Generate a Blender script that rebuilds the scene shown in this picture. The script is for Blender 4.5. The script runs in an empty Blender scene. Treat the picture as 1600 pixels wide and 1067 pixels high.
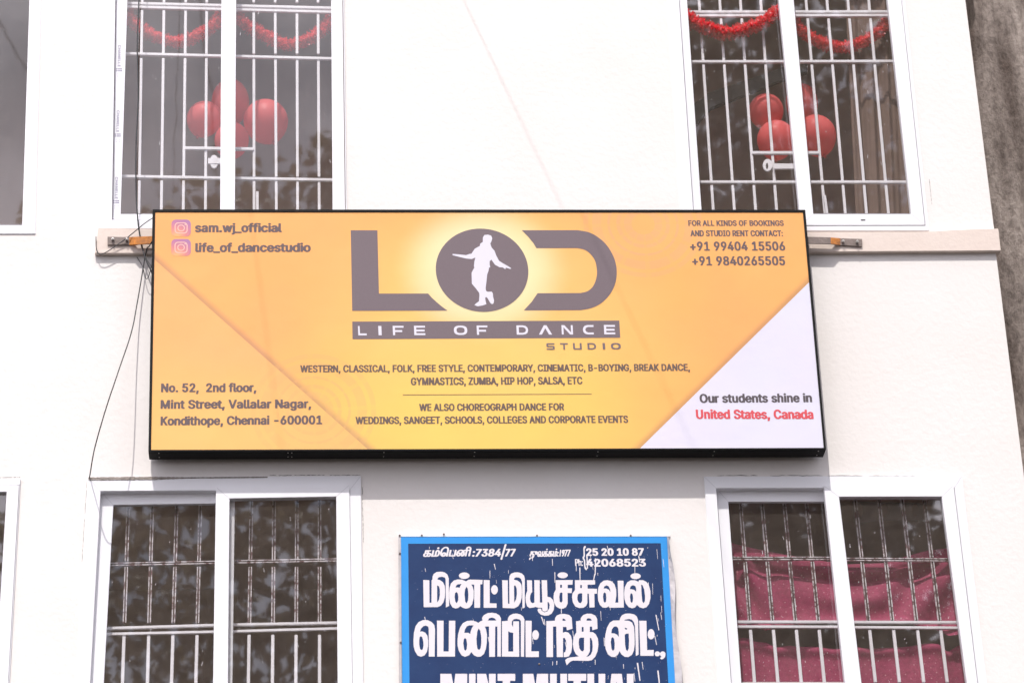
import bpy, bmesh, math, random
import numpy as np
from mathutils import Vector, Matrix, Euler, noise as mnoise
S = bpy.context.scene
C = S.collection
R = math.radians

# ------------------------------------------------------------------ camera, sky, sun, exposure
F_PX, W_PX, H_PX = 4500.0, 1600.0, 1067.0
PITCH, YAW, ROLL = R(26.6), R(4.95), R(-2.256)
fwd = Vector((math.sin(YAW) * math.cos(PITCH), math.cos(YAW) * math.cos(PITCH), math.sin(PITCH)))
r0 = Vector((math.cos(YAW), -math.sin(YAW), 0))
u0 = r0.cross(fwd)
RIGHT = r0 * math.cos(ROLL) + u0 * math.sin(ROLL)
UP = -r0 * math.sin(ROLL) + u0 * math.cos(ROLL)
CAM = Vector((0, 0, 8.76)) - fwd * 16.0
cd = bpy.data.cameras.new('camera')
cam = bpy.data.objects.new('camera', cd)
C.objects.link(cam)
S.camera = cam
cd.sensor_fit = 'HORIZONTAL'
cd.sensor_width = 36.0
cd.lens = F_PX / W_PX * 36.0
cd.clip_end = 2000
cd.dof.use_dof = True
cd.dof.focus_distance = 16.0
cd.dof.aperture_fstop = 2.4
cam.matrix_world = Matrix(((RIGHT.x, UP.x, -fwd.x, CAM.x), (RIGHT.y, UP.y, -fwd.y, CAM.y), (RIGHT.z, UP.z, -fwd.z, CAM.z), (0, 0, 0, 1)))

SUN = Vector((-0.25, -1.0, 1.65)).normalized()
w = bpy.data.worlds.new('World')
S.world = w
w.use_nodes = True
wn, wl = w.node_tree.nodes, w.node_tree.links
bg = wn['Background']
sky = wn.new('ShaderNodeTexSky')
sky.sky_type = 'NISHITA'
sky.sun_disc = False
sky.sun_elevation = math.asin(SUN.z)
sky.sun_rotation = math.atan2(SUN.x, SUN.y)
sky.dust_density = 2.5
tcw = wn.new('ShaderNodeTexCoord')
nzw = wn.new('ShaderNodeTexNoise')
nzw.inputs['Scale'].default_value = 6.0
nzw.inputs['Detail'].default_value = 7
nzw.inputs['Roughness'].default_value = 0.55
rmp = wn.new('ShaderNodeValToRGB')
rmp.color_ramp.elements[0].position = 0.36
rmp.color_ramp.elements[1].position = 0.60
mxw = wn.new('ShaderNodeMixRGB')
mxw.inputs['Color2'].default_value = (19.4, 18.6, 20.4, 1)
wmap = wn.new('ShaderNodeMapping')
wmap.inputs['Location'].default_value = (2.3, 1.5, 0.6)
wl.new(tcw.outputs['Generated'], wmap.inputs['Vector'])
wl.new(wmap.outputs['Vector'], nzw.inputs['Vector'])
wl.new(nzw.outputs['Fac'], rmp.inputs['Fac'])
wl.new(rmp.outputs['Color'], mxw.inputs['Fac'])
wl.new(sky.outputs['Color'], mxw.inputs['Color1'])
wl.new(mxw.outputs['Color'], bg.inputs['Color'])
bg.inputs['Strength'].default_value = 0.15
sl = bpy.data.lights.new('sun', 'SUN')
sl.energy = 4.6
sl.angle = R(0.53)
sl.color = (1.0, 0.955, 0.90)
so = bpy.data.objects.new('sun', sl)
C.objects.link(so)
so.rotation_euler = (-SUN).to_track_quat('-Z', 'Y').to_euler()
so.location = (-6, -20, 40)
S.view_settings.view_transform = 'Standard'
S.view_settings.look = 'None'
S.view_settings.exposure = -0.17
S.view_settings.gamma = 1.0
S.cycles.max_bounces = 10
S.cycles.transparent_max_bounces = 16
S.cycles.caustics_reflective = False
S.cycles.caustics_refractive = False


# ------------------------------------------------------------------ helpers
def P(u, v, y=0.0):
    """point of the plane y = const (the facade is y = 0) seen at photo pixel u, v"""
    d = fwd + RIGHT * ((u - W_PX / 2) / F_PX) - UP * ((v - H_PX / 2) / F_PX)
    t = (y - CAM.y) / d.y
    return CAM + d * t


def lx(l, y):
    (x1, y1), (x2, y2) = l
    return x1 + (x2 - x1) * (y - y1) / (y2 - y1)


class MB:
    def __init__(s):
        s.v, s.f, s.m = [], [], []

    def add(s, vs, fs, mi=0):
        o = len(s.v)
        s.v += [tuple(p) for p in vs]
        s.f += [tuple(i + o for i in f) for f in fs]
        s.m += [mi] * len(fs)

    def prism(s, pts, y1, mi=0):
        """pts: world points of a front face (counter-clockwise seen from -y); pushed back to plane y1"""
        n = len(pts)
        vs = [Vector(p) for p in pts] + [Vector((p[0], y1, p[2])) for p in pts]
        fs = [tuple(range(n - 1, -1, -1)), tuple(range(n, 2 * n))]
        fs += [(i, (i + 1) % n, n + (i + 1) % n, n + i) for i in range(n)]
        s.add(vs, fs, mi)

    def ring(s, outer, inner, y1, mi=0):
        """mitred frame: outer and inner quads of world points on one plane, pushed back to y1"""
        o, i = [Vector(p) for p in outer], [Vector(p) for p in inner]
        ob = [Vector((p.x, y1, p.z)) for p in o]
        ib = [Vector((p.x, y1, p.z)) for p in i]
        vs = o + i + ob + ib
        fs = []
        for k in range(4):
            j = (k + 1) % 4
            fs += [(k, j, 4 + j, 4 + k), (8 + k, 12 + k, 12 + j, 8 + j), (k, 8 + k, 8 + j, j), (4 + k, 4 + j, 12 + j, 12 + k)]
        s.add(vs, fs, mi)

    def seams(s, outer, inner, mi):
        """hairline mitre joints at the four corners of a frame"""
        for o, i in zip(outer, inner):
            d = (i - o).normalized()
            n_ = Vector((-d.z, 0, d.x)) * .0006
            a, b = o.lerp(i, .04), o.lerp(i, .97)
            s.add([a - n_, b - n_, b + n_, a + n_], [(0, 1, 2, 3)], mi)

    def box(s, a, b, mi=0):
        x0, y0, z0 = a
        x1, y1, z1 = b
        s.add([(x0, y0, z0), (x1, y0, z0), (x1, y1, z0), (x0, y1, z0), (x0, y0, z1), (x1, y0, z1), (x1, y1, z1), (x0, y1, z1)],
              [(0, 3, 2, 1), (4, 5, 6, 7), (0, 1, 5, 4), (1, 2, 6, 5), (2, 3, 7, 6), (3, 0, 4, 7)], mi)

    def tube(s, pts, rad, n=8, mi=0, caps=True):
        pts = [Vector(p) for p in pts]
        rs = rad if isinstance(rad, (list, tuple)) else [rad] * len(pts)
        vs, fs = [], []
        up = None
        for k, p in enumerate(pts):
            t = (pts[min(k + 1, len(pts) - 1)] - pts[max(k - 1, 0)]).normalized()
            if up is None:
                up = Vector((0, 0, 1)) if abs(t.z) < .9 else Vector((1, 0, 0))
            a = t.cross(up).normalized()
            up = a.cross(t).normalized()
            for j in range(n):
                q = 2 * math.pi * j / n
                vs.append(p + (a * math.cos(q) + up * math.sin(q)) * rs[k])
        for k in range(len(pts) - 1):
            for j in range(n):
                fs.append((k * n + j, k * n + (j + 1) % n, (k + 1) * n + (j + 1) % n, (k + 1) * n + j))
        if caps:
            fs += [tuple(range(n - 1, -1, -1)), tuple(range((len(pts) - 1) * n, len(pts) * n))]
        s.add(vs, fs, mi)

    def ball(s, c, r, seg=24, rings=14, mi=0, shape=None):
        c = Vector(c)
        r = r if isinstance(r, (list, tuple)) else (r, r, r)
        vs, fs = [], []
        for i in range(rings + 1):
            th = math.pi * i / rings
            for j in range(seg):
                ph = 2 * math.pi * j / seg
                d = Vector((math.sin(th) * math.cos(ph), math.sin(th) * math.sin(ph), math.cos(th)))
                if shape:
                    d = shape(d)
                vs.append(c + Vector((d.x * r[0], d.y * r[1], d.z * r[2])))
        for i in range(rings):
            for j in range(seg):
                fs.append((i * seg + j, (i + 1) * seg + j, (i + 1) * seg + (j + 1) % seg, i * seg + (j + 1) % seg))
        s.add(vs, fs, mi)

    def obj(s, name, mats, parent=None, smooth=False, bevel=0):
        me = bpy.data.meshes.new(name)
        me.from_pydata(s.v, [], s.f)
        mats = mats if isinstance(mats, (list, tuple)) else [mats]
        for m in mats:
            me.materials.append(m)
        me.polygons.foreach_set('material_index', s.m)
        if smooth:
            me.polygons.foreach_set('use_smooth', [True] * len(me.polygons))
        me.update()
        return link(name, me, parent, bevel)


def link(name, me, parent=None, bevel=0):
    o = bpy.data.objects.new(name, me)
    C.objects.link(o)
    if bevel:
        bm = bmesh.new()
        bm.from_mesh(me)
        bmesh.ops.remove_doubles(bm, verts=bm.verts, dist=1e-6)
        bmesh.ops.recalc_face_normals(bm, faces=bm.faces)
        es = [e for e in bm.edges if len(e.link_faces) == 2 and e.calc_face_angle(0) > .6]
        bmesh.ops.bevel(bm, geom=es, offset=bevel, segments=2, affect='EDGES', clamp_overlap=True)
        bm.to_mesh(me)
        bm.free()
    if parent:
        o.parent = parent
        L = Vector((0, 0, 0))
        q = parent
        while q:
            if q.type == 'EMPTY':
                L += q.location
            q = q.parent
        if parent.type == 'EMPTY':
            o.matrix_parent_inverse = Matrix.Translation(-L)
    return o


def tag(o, label, cat=None, group=None, kind=None):
    if label:
        o['label'] = label
    if cat:
        o['category'] = cat
    if group:
        o['group'] = group
    if kind:
        o['kind'] = kind
    return o


def thing(name, loc, label, cat, group=None):
    o = bpy.data.objects.new(name, None)
    o.empty_display_size = .1
    C.objects.link(o)
    o.location = loc
    return tag(o, label, cat, group)


# ------------------------------------------------------------------ materials
def mat(name, col, rough=.6, var=.0, vscale=8.0, bump=.0, bscale=60.0, metal=0.0, spec=.5, col2=None, detail=6):
    m = bpy.data.materials.new(name)
    m.use_nodes = True
    n, l = m.node_tree.nodes, m.node_tree.links
    b = n['Principled BSDF']
    b.inputs['Roughness'].default_value = rough
    b.inputs['Metallic'].default_value = metal
    b.inputs['Specular IOR Level'].default_value = spec
    b.inputs['Base Color'].default_value = (*col, 1)
    if var or bump:
        tc = n.new('ShaderNodeTexCoord')
    if var:
        nz = n.new('ShaderNodeTexNoise')
        nz.inputs['Scale'].default_value = vscale
        nz.inputs['Detail'].default_value = detail
        nz.inputs['Roughness'].default_value = .6
        l.new(tc.outputs['Object'], nz.inputs['Vector'])
        rp = n.new('ShaderNodeValToRGB')
        c2 = col2 or tuple(c * (1 - var) for c in col)
        rp.color_ramp.elements[0].position = .3
        rp.color_ramp.elements[1].position = .7
        rp.color_ramp.elements[0].color = (*c2, 1)
        rp.color_ramp.elements[1].color = (*col, 1)
        l.new(nz.outputs['Fac'], rp.inputs['Fac'])
        l.new(rp.outputs['Color'], b.inputs['Base Color'])
    if bump:
        nb = n.new('ShaderNodeTexNoise')
        nb.inputs['Scale'].default_value = bscale
        nb.inputs['Detail'].default_value = 8
        l.new(tc.outputs['Object'], nb.inputs['Vector'])
        bp = n.new('ShaderNodeBump')
        bp.inputs['Strength'].default_value = bump
        bp.inputs['Distance'].default_value = .01
        l.new(nb.outputs['Fac'], bp.inputs['Height'])
        l.new(bp.outputs['Normal'], b.inputs['Normal'])
    return m


def glass_mat(name, refl, dust):
    m = bpy.data.materials.new(name)
    m.use_nodes = True
    n, l = m.node_tree.nodes, m.node_tree.links
    n.remove(n['Principled BSDF'])
    out = n['Material Output']
    tr = n.new('ShaderNodeBsdfTransparent')
    tr.inputs['Color'].default_value = (1.0, 1.0, 1.0, 1)
    gl = n.new('ShaderNodeBsdfGlossy')
    gl.inputs['Roughness'].default_value = .02
    df = n.new('ShaderNodeBsdfDiffuse')
    df.inputs['Color'].default_value = (.62, .53, .47, 1)
    tc = n.new('ShaderNodeTexCoord')
    nz = n.new('ShaderNodeTexNoise')
    nz.inputs['Scale'].default_value = 2.2
    nz.inputs['Detail'].default_value = 2
    l.new(tc.outputs['Object'], nz.inputs['Vector'])
    bp = n.new('ShaderNodeBump')
    bp.inputs['Strength'].default_value = .06
    bp.inputs['Distance'].default_value = .012
    l.new(nz.outputs['Fac'], bp.inputs['Height'])
    l.new(bp.outputs['Normal'], gl.inputs['Normal'])
    fr = n.new('ShaderNodeFresnel')
    ge = n.new('ShaderNodeNewGeometry')
    io = n.new('ShaderNodeMapRange')            # the same reflectance from both faces of the sheet
    io.inputs['To Min'].default_value = 1.5
    io.inputs['To Max'].default_value = 1 / 1.5
    l.new(ge.outputs['Backfacing'], io.inputs['Value'])
    l.new(io.outputs[0], fr.inputs['IOR'])
    mu = n.new('ShaderNodeMath')
    mu.operation = 'MULTIPLY_ADD'
    mu.use_clamp = True
    mu.inputs[1].default_value = 1.0
    mu.inputs[2].default_value = refl
    l.new(fr.outputs['Fac'], mu.inputs[0])
    m1 = n.new('ShaderNodeMixShader')
    l.new(mu.outputs[0], m1.inputs['Fac'])
    l.new(tr.outputs[0], m1.inputs[1])
    l.new(gl.outputs[0], m1.inputs[2])
    # dust film, a little uneven
    n2 = n.new('ShaderNodeTexNoise')
    n2.inputs['Scale'].default_value = 9
    n2.inputs['Detail'].default_value = 9
    n2.inputs['Roughness'].default_value = .7
    l.new(tc.outputs['Object'], n2.inputs['Vector'])
    md = n.new('ShaderNodeMapRange')
    md.inputs['From Min'].default_value = .3
    md.inputs['From Max'].default_value = .8
    md.inputs['To Min'].default_value = dust * .65
    md.inputs['To Max'].default_value = dust * 1.6
    l.new(n2.outputs['Fac'], md.inputs['Value'])
    m2 = n.new('ShaderNodeMixShader')
    l.new(md.outputs[0], m2.inputs['Fac'])
    l.new(m1.outputs[0], m2.inputs[1])
    l.new(df.outputs[0], m2.inputs[2])
    l.new(m2.outputs[0], out.inputs['Surface'])
    return m


M = {}
M['wall'] = mat('wall_paint', (.755, .727, .708), .75, .05, 1.1, .2, 30, col2=(.722, .684, .655))
M['band'] = mat('band_paint', (.70, .61, .55), .8, .1, 3, .22, 35, col2=(.66, .56, .50))
M['upvc'] = mat('white_upvc', (.80, .80, .83), .35, .03, 3)
M['seam'] = mat('joint_line', (.40, .40, .43), .6)
M['gap'] = mat('dark_gap', (.05, .045, .045), .9)
M['seal'] = mat('grey_sealant', (.33, .29, .26), .9, .4, 40, .8, 120)
M['barw'] = mat('white_bar_paint', (.86, .84, .87), .4, .06, 20)
M['room'] = mat('room_plaster', (.62, .48, .41), .9, .15, 1.5)
M['roomfloor'] = mat('room_floor', (.24, .19, .16), .7, .2, 3)
M['glass'] = glass_mat('window_glass', .112, .055)
M['black'] = mat('black_metal', (.006, .006, .006), .6, .2, 12, spec=.15)
M['rust'] = mat('rusty_steel', (.62, .22, .03), .75, .6, 24, .5, 80, col2=(.30, .12, .04))
M['steel'] = mat('weathered_steel', (.22, .17, .15), .6, .4, 25, .3, 90)
M['bolt'] = mat('zinc_bolt', (.65, .63, .60), .35, metal=.7)
M['cable'] = mat('black_cable', (.02, .02, .022), .5)
M['concrete'] = None
M['print'] = mat('grey_print', (.18, .142, .158), .55, .12, 300, spec=.2, detail=2)
M['printd'] = mat('dark_print', (.14, .10, .085), .55, spec=.2)
M['printt'] = mat('brown_grey_print', (.135, .10, .105), .55, spec=.2)
M['printg'] = mat('charcoal_print', (.10, .085, .095), .55, spec=.2)
M['printr'] = mat('red_print', (.62, .085, .10), .55, spec=.2)
M['printw'] = mat('white_print', (.68, .66, .745), .5, spec=.2)
M['navy'] = mat('navy_paint', (.006, .026, .10), .5, .35, 6, .1, 30, col2=(.010, .038, .125), spec=.25)
M['sky_blue'] = mat('sky_blue_paint', (.03, .28, .70), .5, .06, 10, spec=.25)
M['lettw'] = mat('white_enamel', (.70, .665, .70), .5, .03, 30)
M['galv'] = mat('galvanised_sheet', (.55, .52, .53), .45, .3, 14, .2, 40, metal=.3)
M['balloon'] = mat('red_balloon', (1.0, .20, .20), .42, .05, 4, spec=.3)
M['tinsel'] = mat('red_tinsel', (1.0, .08, .10), .35, .25, 60)
M['maroon'] = None


def let_through(m, fac):
    """thin skin that also lets light through"""
    n, l = m.node_tree.nodes, m.node_tree.links
    b = n['Principled BSDF']
    t = n.new('ShaderNodeBsdfTranslucent')
    src = b.inputs['Base Color'].links[0].from_socket if b.inputs['Base Color'].links else None
    if src:
        l.new(src, t.inputs['Color'])
    x = n.new('ShaderNodeMixShader')
    x.inputs['Fac'].default_value = fac
    l.new(b.outputs[0], x.inputs[1])
    l.new(t.outputs[0], x.inputs[2])
    l.new(x.outputs[0], n['Material Output'].inputs['Surface'])


let_through(M['balloon'], .45)
let_through(M['tinsel'], .5)
M['brown'] = mat('brown_curtain', (.20, .135, .11), .9, .2, 6)
M['tape'] = mat('purple_tape_ink', (.24, .22, .34), .6)
M['bark'] = mat('bark', (.13, .09, .06), .9, .4, 12, .8, 30)
M['leaf'] = None


def nd(n, t, **kw):
    x = n.new(t)
    for k, v in kw.items():
        setattr(x, k, v)
    return x


def leaf_mat():
    m = bpy.data.materials.new('leaf_green')
    m.use_nodes = True
    n, l = m.node_tree.nodes, m.node_tree.links
    b = n['Principled BSDF']
    b.inputs['Roughness'].default_value = .5
    tc = n.new('ShaderNodeTexCoord')
    nz = n.new('ShaderNodeTexNoise')
    nz.inputs['Scale'].default_value = 1.4
    nz.inputs['Detail'].default_value = 5
    rp = n.new('ShaderNodeValToRGB')
    rp.color_ramp.elements[0].position = .35
    rp.color_ramp.elements[1].position = .65
    rp.color_ramp.elements[0].color = (.10, .085, .035, 1)
    rp.color_ramp.elements[1].color = (.22, .17, .075, 1)
    l.new(tc.outputs['Object'], nz.inputs['Vector'])
    l.new(nz.outputs['Fac'], rp.inputs['Fac'])
    l.new(rp.outputs['Color'], b.inputs['Base Color'])
    t = n.new('ShaderNodeBsdfTranslucent')
    l.new(rp.outputs['Color'], t.inputs['Color'])
    mx = n.new('ShaderNodeMixShader')
    mx.inputs['Fac'].default_value = .45
    l.new(b.outputs[0], mx.inputs[1])
    l.new(t.outputs[0], mx.inputs[2])
    l.new(mx.outputs[0], n['Material Output'].inputs['Surface'])
    return m


M['leaf'] = leaf_mat()


def concrete_mat():
    m = bpy.data.materials.new('rough_concrete')
    m.use_nodes = True
    n, l = m.node_tree.nodes, m.node_tree.links
    b = n['Principled BSDF']
    b.inputs['Roughness'].default_value = .95
    b.inputs['Specular IOR Level'].default_value = .1
    tc = n.new('ShaderNodeTexCoord')
    mp = n.new('ShaderNodeMapping')
    mp.inputs['Scale'].default_value = (1.5, 1.0, .25)
    l.new(tc.outputs['Object'], mp.inputs['Vector'])
    n1 = nd(n, 'ShaderNodeTexNoise')
    n1.inputs['Scale'].default_value = 3.2
    n1.inputs['Detail'].default_value = 8
    n1.inputs['Roughness'].default_value = .62
    l.new(mp.outputs[0], n1.inputs['Vector'])
    r1 = n.new('ShaderNodeValToRGB')
    r1.color_ramp.elements[0].position = .32
    r1.color_ramp.elements[0].color = (.12, .09, .075, 1)
    r1.color_ramp.elements[1].position = .68
    r1.color_ramp.elements[1].color = (.50, .43, .38, 1)
    l.new(n1.outputs['Fac'], r1.inputs['Fac'])
    n2 = nd(n, 'ShaderNodeTexNoise')
    n2.inputs['Scale'].default_value = 26
    n2.inputs['Detail'].default_value = 9
    n2.inputs['Roughness'].default_value = .75
    mp2 = n.new('ShaderNodeMapping')
    mp2.inputs['Scale'].default_value = (1.0, 1.0, .5)
    l.new(tc.outputs['Object'], mp2.inputs['Vector'])
    l.new(mp2.outputs[0], n2.inputs['Vector'])
    r2 = n.new('ShaderNodeValToRGB')
    r2.color_ramp.elements[0].position = .36
    r2.color_ramp.elements[0].color = (.20, .18, .17, 1)
    r2.color_ramp.elements[1].position = .56
    r2.color_ramp.elements[1].color = (1, 1, 1, 1)
    l.new(n2.outputs['Fac'], r2.inputs['Fac'])
    mx = n.new('ShaderNodeMixRGB')
    mx.blend_type = 'MULTIPLY'
    mx.inputs['Fac'].default_value = .6
    l.new(r1.outputs[0], mx.inputs['Color1'])
    l.new(r2.outputs[0], mx.inputs['Color2'])
    l.new(mx.outputs[0], b.inputs['Base Color'])
    bp = n.new('ShaderNodeBump')
    bp.inputs['Strength'].default_value = .9
    bp.inputs['Distance'].default_value = .05
    l.new(n2.outputs['Fac'], bp.inputs['Height'])
    l.new(bp.outputs['Normal'], b.inputs['Normal'])
    return m


M['concrete'] = concrete_mat()


def peel_mat():
    """white paint flaking off dark red iron: ragged streaks along the bar"""
    m = bpy.data.materials.new('flaking_bar_paint')
    m.use_nodes = True
    n, l = m.node_tree.nodes, m.node_tree.links
    b = n['Principled BSDF']
    b.inputs['Roughness'].default_value = .55
    tc = n.new('ShaderNodeTexCoord')
    nz = n.new('ShaderNodeTexNoise')
    nz.inputs['Scale'].default_value = 26
    nz.inputs['Detail'].default_value = 8
    nz.inputs['Roughness'].default_value = .75
    l.new(tc.outputs['Object'], nz.inputs['Vector'])
    rp = n.new('ShaderNodeValToRGB')
    rp.color_ramp.interpolation = 'LINEAR'
    rp.color_ramp.elements[0].position = .44
    rp.color_ramp.elements[0].color = (.13, .045, .05, 1)
    rp.color_ramp.elements[1].position = .52
    rp.color_ramp.elements[1].color = (.70, .66, .68, 1)
    l.new(nz.outputs['Fac'], rp.inputs['Fac'])
    l.new(rp.outputs[0], b.inputs['Base Color'])
    return m


M['peel'] = peel_mat()
M['ironred'] = mat('dark_red_iron', (.07, .03, .03), .6, .5, 40, .3, 90)


def maroon_mat():
    m = bpy.data.materials.new('maroon_dotted_cloth')
    m.use_nodes = True
    n, l = m.node_tree.nodes, m.node_tree.links
    b = n['Principled BSDF']
    b.inputs['Roughness'].default_value = .8
    b.inputs['Sheen Weight'].default_value = .3
    tc = n.new('ShaderNodeTexCoord')
    mp = n.new('ShaderNodeMapping')
    mp.inputs['Rotation'].default_value = (0, R(45), 0)
    mp.inputs['Scale'].default_value = (26, 0.001, 26)
    l.new(tc.outputs['Object'], mp.inputs['Vector'])
    vo = n.new('ShaderNodeTexVoronoi')
    vo.inputs['Scale'].default_value = 1.0
    vo.inputs['Randomness'].default_value = .12
    l.new(mp.outputs[0], vo.inputs['Vector'])
    rp = n.new('ShaderNodeValToRGB')
    rp.color_ramp.elements[0].position = .07
    rp.color_ramp.elements[0].color = (1, 1, 1, 1)
    rp.color_ramp.elements[1].position = .11
    rp.color_ramp.elements[1].color = (0, 0, 0, 1)
    l.new(vo.outputs['Distance'], rp.inputs['Fac'])
    nz = n.new('ShaderNodeTexNoise')
    nz.inputs['Scale'].default_value = 45
    nz.inputs['Detail'].default_value = 4
    l.new(tc.outputs['Object'], nz.inputs['Vector'])
    r2 = n.new('ShaderNodeValToRGB')
    r2.color_ramp.elements[0].position = .3
    r2.color_ramp.elements[0].color = (.26, .019, .072, 1)
    r2.color_ramp.elements[1].position = .75
    r2.color_ramp.elements[1].color = (.37, .036, .11, 1)
    l.new(nz.outputs['Fac'], r2.inputs['Fac'])
    mx = n.new('ShaderNodeMixRGB')
    l.new(rp.outputs[0], mx.inputs['Fac'])
    l.new(r2.outputs[0], mx.inputs['Color1'])
    mx.inputs['Color2'].default_value = (.52, .22, .27, 1)
    l.new(mx.outputs[0], b.inputs['Base Color'])
    return m


M['maroon'] = maroon_mat()


def sign_mat():
    """the printed artwork of the flex sheet, laid out in metres on the sheet (x, z)"""
    m = bpy.data.materials.new('printed_flex')
    m.use_nodes = True
    n, l = m.node_tree.nodes, m.node_tree.links
    b = n['Principled BSDF']
    b.inputs['Roughness'].default_value = .5
    b.inputs['Specular IOR Level'].default_value = .25
    tc = n.new('ShaderNodeTexCoord')
    sp = n.new('ShaderNodeSeparateXYZ')
    l.new(tc.outputs['Object'], sp.inputs[0])

    def ma(op, a, c=None, d=None, clamp=False):
        x = n.new('ShaderNodeMath')
        x.operation = op
        x.use_clamp = clamp
        for i, q in enumerate((a, c, d)):
            if q is None:
                continue
            if isinstance(q, (int, float)):
                x.inputs[i].default_value = q
            else:
                l.new(q, x.inputs[i])
        return x.outputs[0]

    X, Z = sp.outputs['X'], sp.outputs['Z']

    def dist(c, sx=1.0, sz=1.0):
        dx = ma('MULTIPLY', ma('SUBTRACT', X, c.x), sx)
        dz = ma('MULTIPLY', ma('SUBTRACT', Z, c.z), sz)
        return ma('SQRT', ma('ADD', ma('MULTIPLY', dx, dx), ma('MULTIPLY', dz, dz)))

    def mr(v, a, c, t0=0.0, t1=1.0, smooth=True):
        x = n.new('ShaderNodeMapRange')
        x.interpolation_type = 'SMOOTHSTEP' if smooth else 'LINEAR'
        l.new(v, x.inputs['Value'])
        x.inputs['From Min'].default_value = a
        x.inputs['From Max'].default_value = c
        x.inputs['To Min'].default_value = t0
        x.inputs['To Max'].default_value = t1
        return x.outputs[0]

    def mix(f, a, c, mode='MIX'):
        x = n.new('ShaderNodeMixRGB')
        x.blend_type = mode
        for k, q in (('Fac', f), ('Color1', a), ('Color2', c)):
            if isinstance(q, (int, float)):
                x.inputs[k].default_value = q
            elif isinstance(q, tuple):
                x.inputs[k].default_value = (*q, 1)
            else:
                l.new(q, x.inputs[k])
        return x.outputs[0]

    Y = -.1375
    k = .82
    ORANGE = (.98 * k, .485 * k, .185 * k)
    ORANGE2 = (.98 * k, .475 * k, .155 * k)
    YELL = (.98 * k, .645 * k, .155 * k)
    PALE = (.97 * k, .86 * k, .50 * k)
    col = mix(mr(dist(P(745, 640, Y), .75, 1.15), .15, 1.15), YELL, ORANGE2)
    col = mix(mr(dist(P(760, 470, Y), .8, 1.2), .25, .9, .55, 0.0), col, (.98 * k, .65 * k, .20 * k))
    gl = mr(dist(P(754, 422, Y), 1.0, 1.08), .24, .52, 1.0, 0.0)
    col = mix(ma('MULTIPLY', gl, .9), col, PALE)

    # faint printed ring ornaments
    def rings(col, c, tint, f):
        d = dist(c)
        band = n.new('ShaderNodeValToRGB')
        band.color_ramp.interpolation = 'CONSTANT'
        e = band.color_ramp.elements
        e[0].position, e[0].color = 0, (0, 0, 0, 1)
        e[1].position, e[1].color = .18, (.8, .8, .8, 1)
        for p, vv in ((.30, .25), (.36, .9), (.42, .1), (.52, 1), (.56, .2), (.66, .75), (.80, 0), (.86, .6), (.94, 0)):
            q = e.new(p)
            q.color = (vv, vv, vv, 1)
        l.new(ma('MULTIPLY', d, 1 / .36), band.inputs['Fac'])
        ang = ma('ARCTAN2', ma('SUBTRACT', Z, c.z), ma('SUBTRACT', X, c.x))
        saw = ma('FRACT', ma('MULTIPLY', ang, 1.9))
        gate = mr(saw, .15, .2, .45, 1.0)
        return mix(ma('MULTIPLY', ma('MULTIPLY', band.outputs[0], gate), f), col, tint)

    col = rings(col, P(1005, 350, Y), (.86 * k, .44 * k, .21 * k), .75)

    def side(a, c):
        """signed distance (metres) from the line a-c, positive above"""
        d = (c - a).normalized()
        nx, nz = -d.z, d.x
        if nz < 0:
            nx, nz = -nx, -nz
        return ma('ADD', ma('MULTIPLY', ma('SUBTRACT', X, a.x), nx), ma('MULTIPLY', ma('SUBTRACT', Z, a.z), nz))

    s1 = side(P(240, 404, Y), P(572, 699, Y))
    s2 = side(P(1264, 441, Y), P(1001, 699, Y))
    # printed dark edge on the upper side of each flap
    e1 = mr(s1, 0.0, .05, .68, 0.0)
    col = mix(e1, col, (.52 * k, .27 * k, .16 * k))
    e2 = mr(s2, 0.0, .045, .55, 0.0)
    col = mix(e2, col, (.40 * k, .22 * k, .13 * k))
    # right flap white
    col = mix(ma('GREATER_THAN', 0.0, s2), col, (.665, .65, .75))
    # left flap orange, a touch yellower at its foot
    lf = mix(mr(Z, P(400, 700, Y).z, P(300, 430, Y).z), (.98 * k, .54 * k, .18 * k), ORANGE)
    col = mix(ma('GREATER_THAN', 0.0, s1), col, lf)
    col = rings(col, P(490, 640, Y), (.86 * k, .46 * k, .18 * k), .5)
    nz = n.new('ShaderNodeTexNoise')
    nz.inputs['Scale'].default_value = 2.0
    nz.inputs['Detail'].default_value = 5
    l.new(tc.outputs['Object'], nz.inputs['Vector'])
    col = mix(.10, col, nz.outputs['Color'], 'OVERLAY')
    l.new(col, b.inputs['Base Color'])
    bp = n.new('ShaderNodeBump')
    bp.inputs['Strength'].default_value = .3
    bp.inputs['Distance'].default_value = .025
    l.new(nz.outputs['Fac'], bp.inputs['Height'])
    l.new(bp.outputs['Normal'], b.inputs['Normal'])
    return m


M['sign'] = sign_mat()


def icon_mat(c):
    m = bpy.data.materials.new('icon_gradient')
    m.use_nodes = True
    n, l = m.node_tree.nodes, m.node_tree.links
    b = n['Principled BSDF']
    b.inputs['Roughness'].default_value = .5
    tc = n.new('ShaderNodeTexCoord')
    vm = n.new('ShaderNodeVectorMath')
    vm.operation = 'DISTANCE'
    vm.inputs[1].default_value = c
    l.new(tc.outputs['Object'], vm.inputs[0])
    rp = n.new('ShaderNodeValToRGB')
    e = rp.color_ramp.elements
    e[0].position, e[0].color = .005, (.80, .40, .13, 1)
    e[1].position, e[1].color = .14, (.26, .15, .36, 1)
    q = e.new(.055)
    q.color = (.62, .20, .19, 1)
    q = e.new(.095)
    q.color = (.44, .15, .28, 1)
    l.new(vm.outputs['Value'], rp.inputs['Fac'])
    l.new(rp.outputs[0], b.inputs['Base Color'])
    return m


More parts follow.
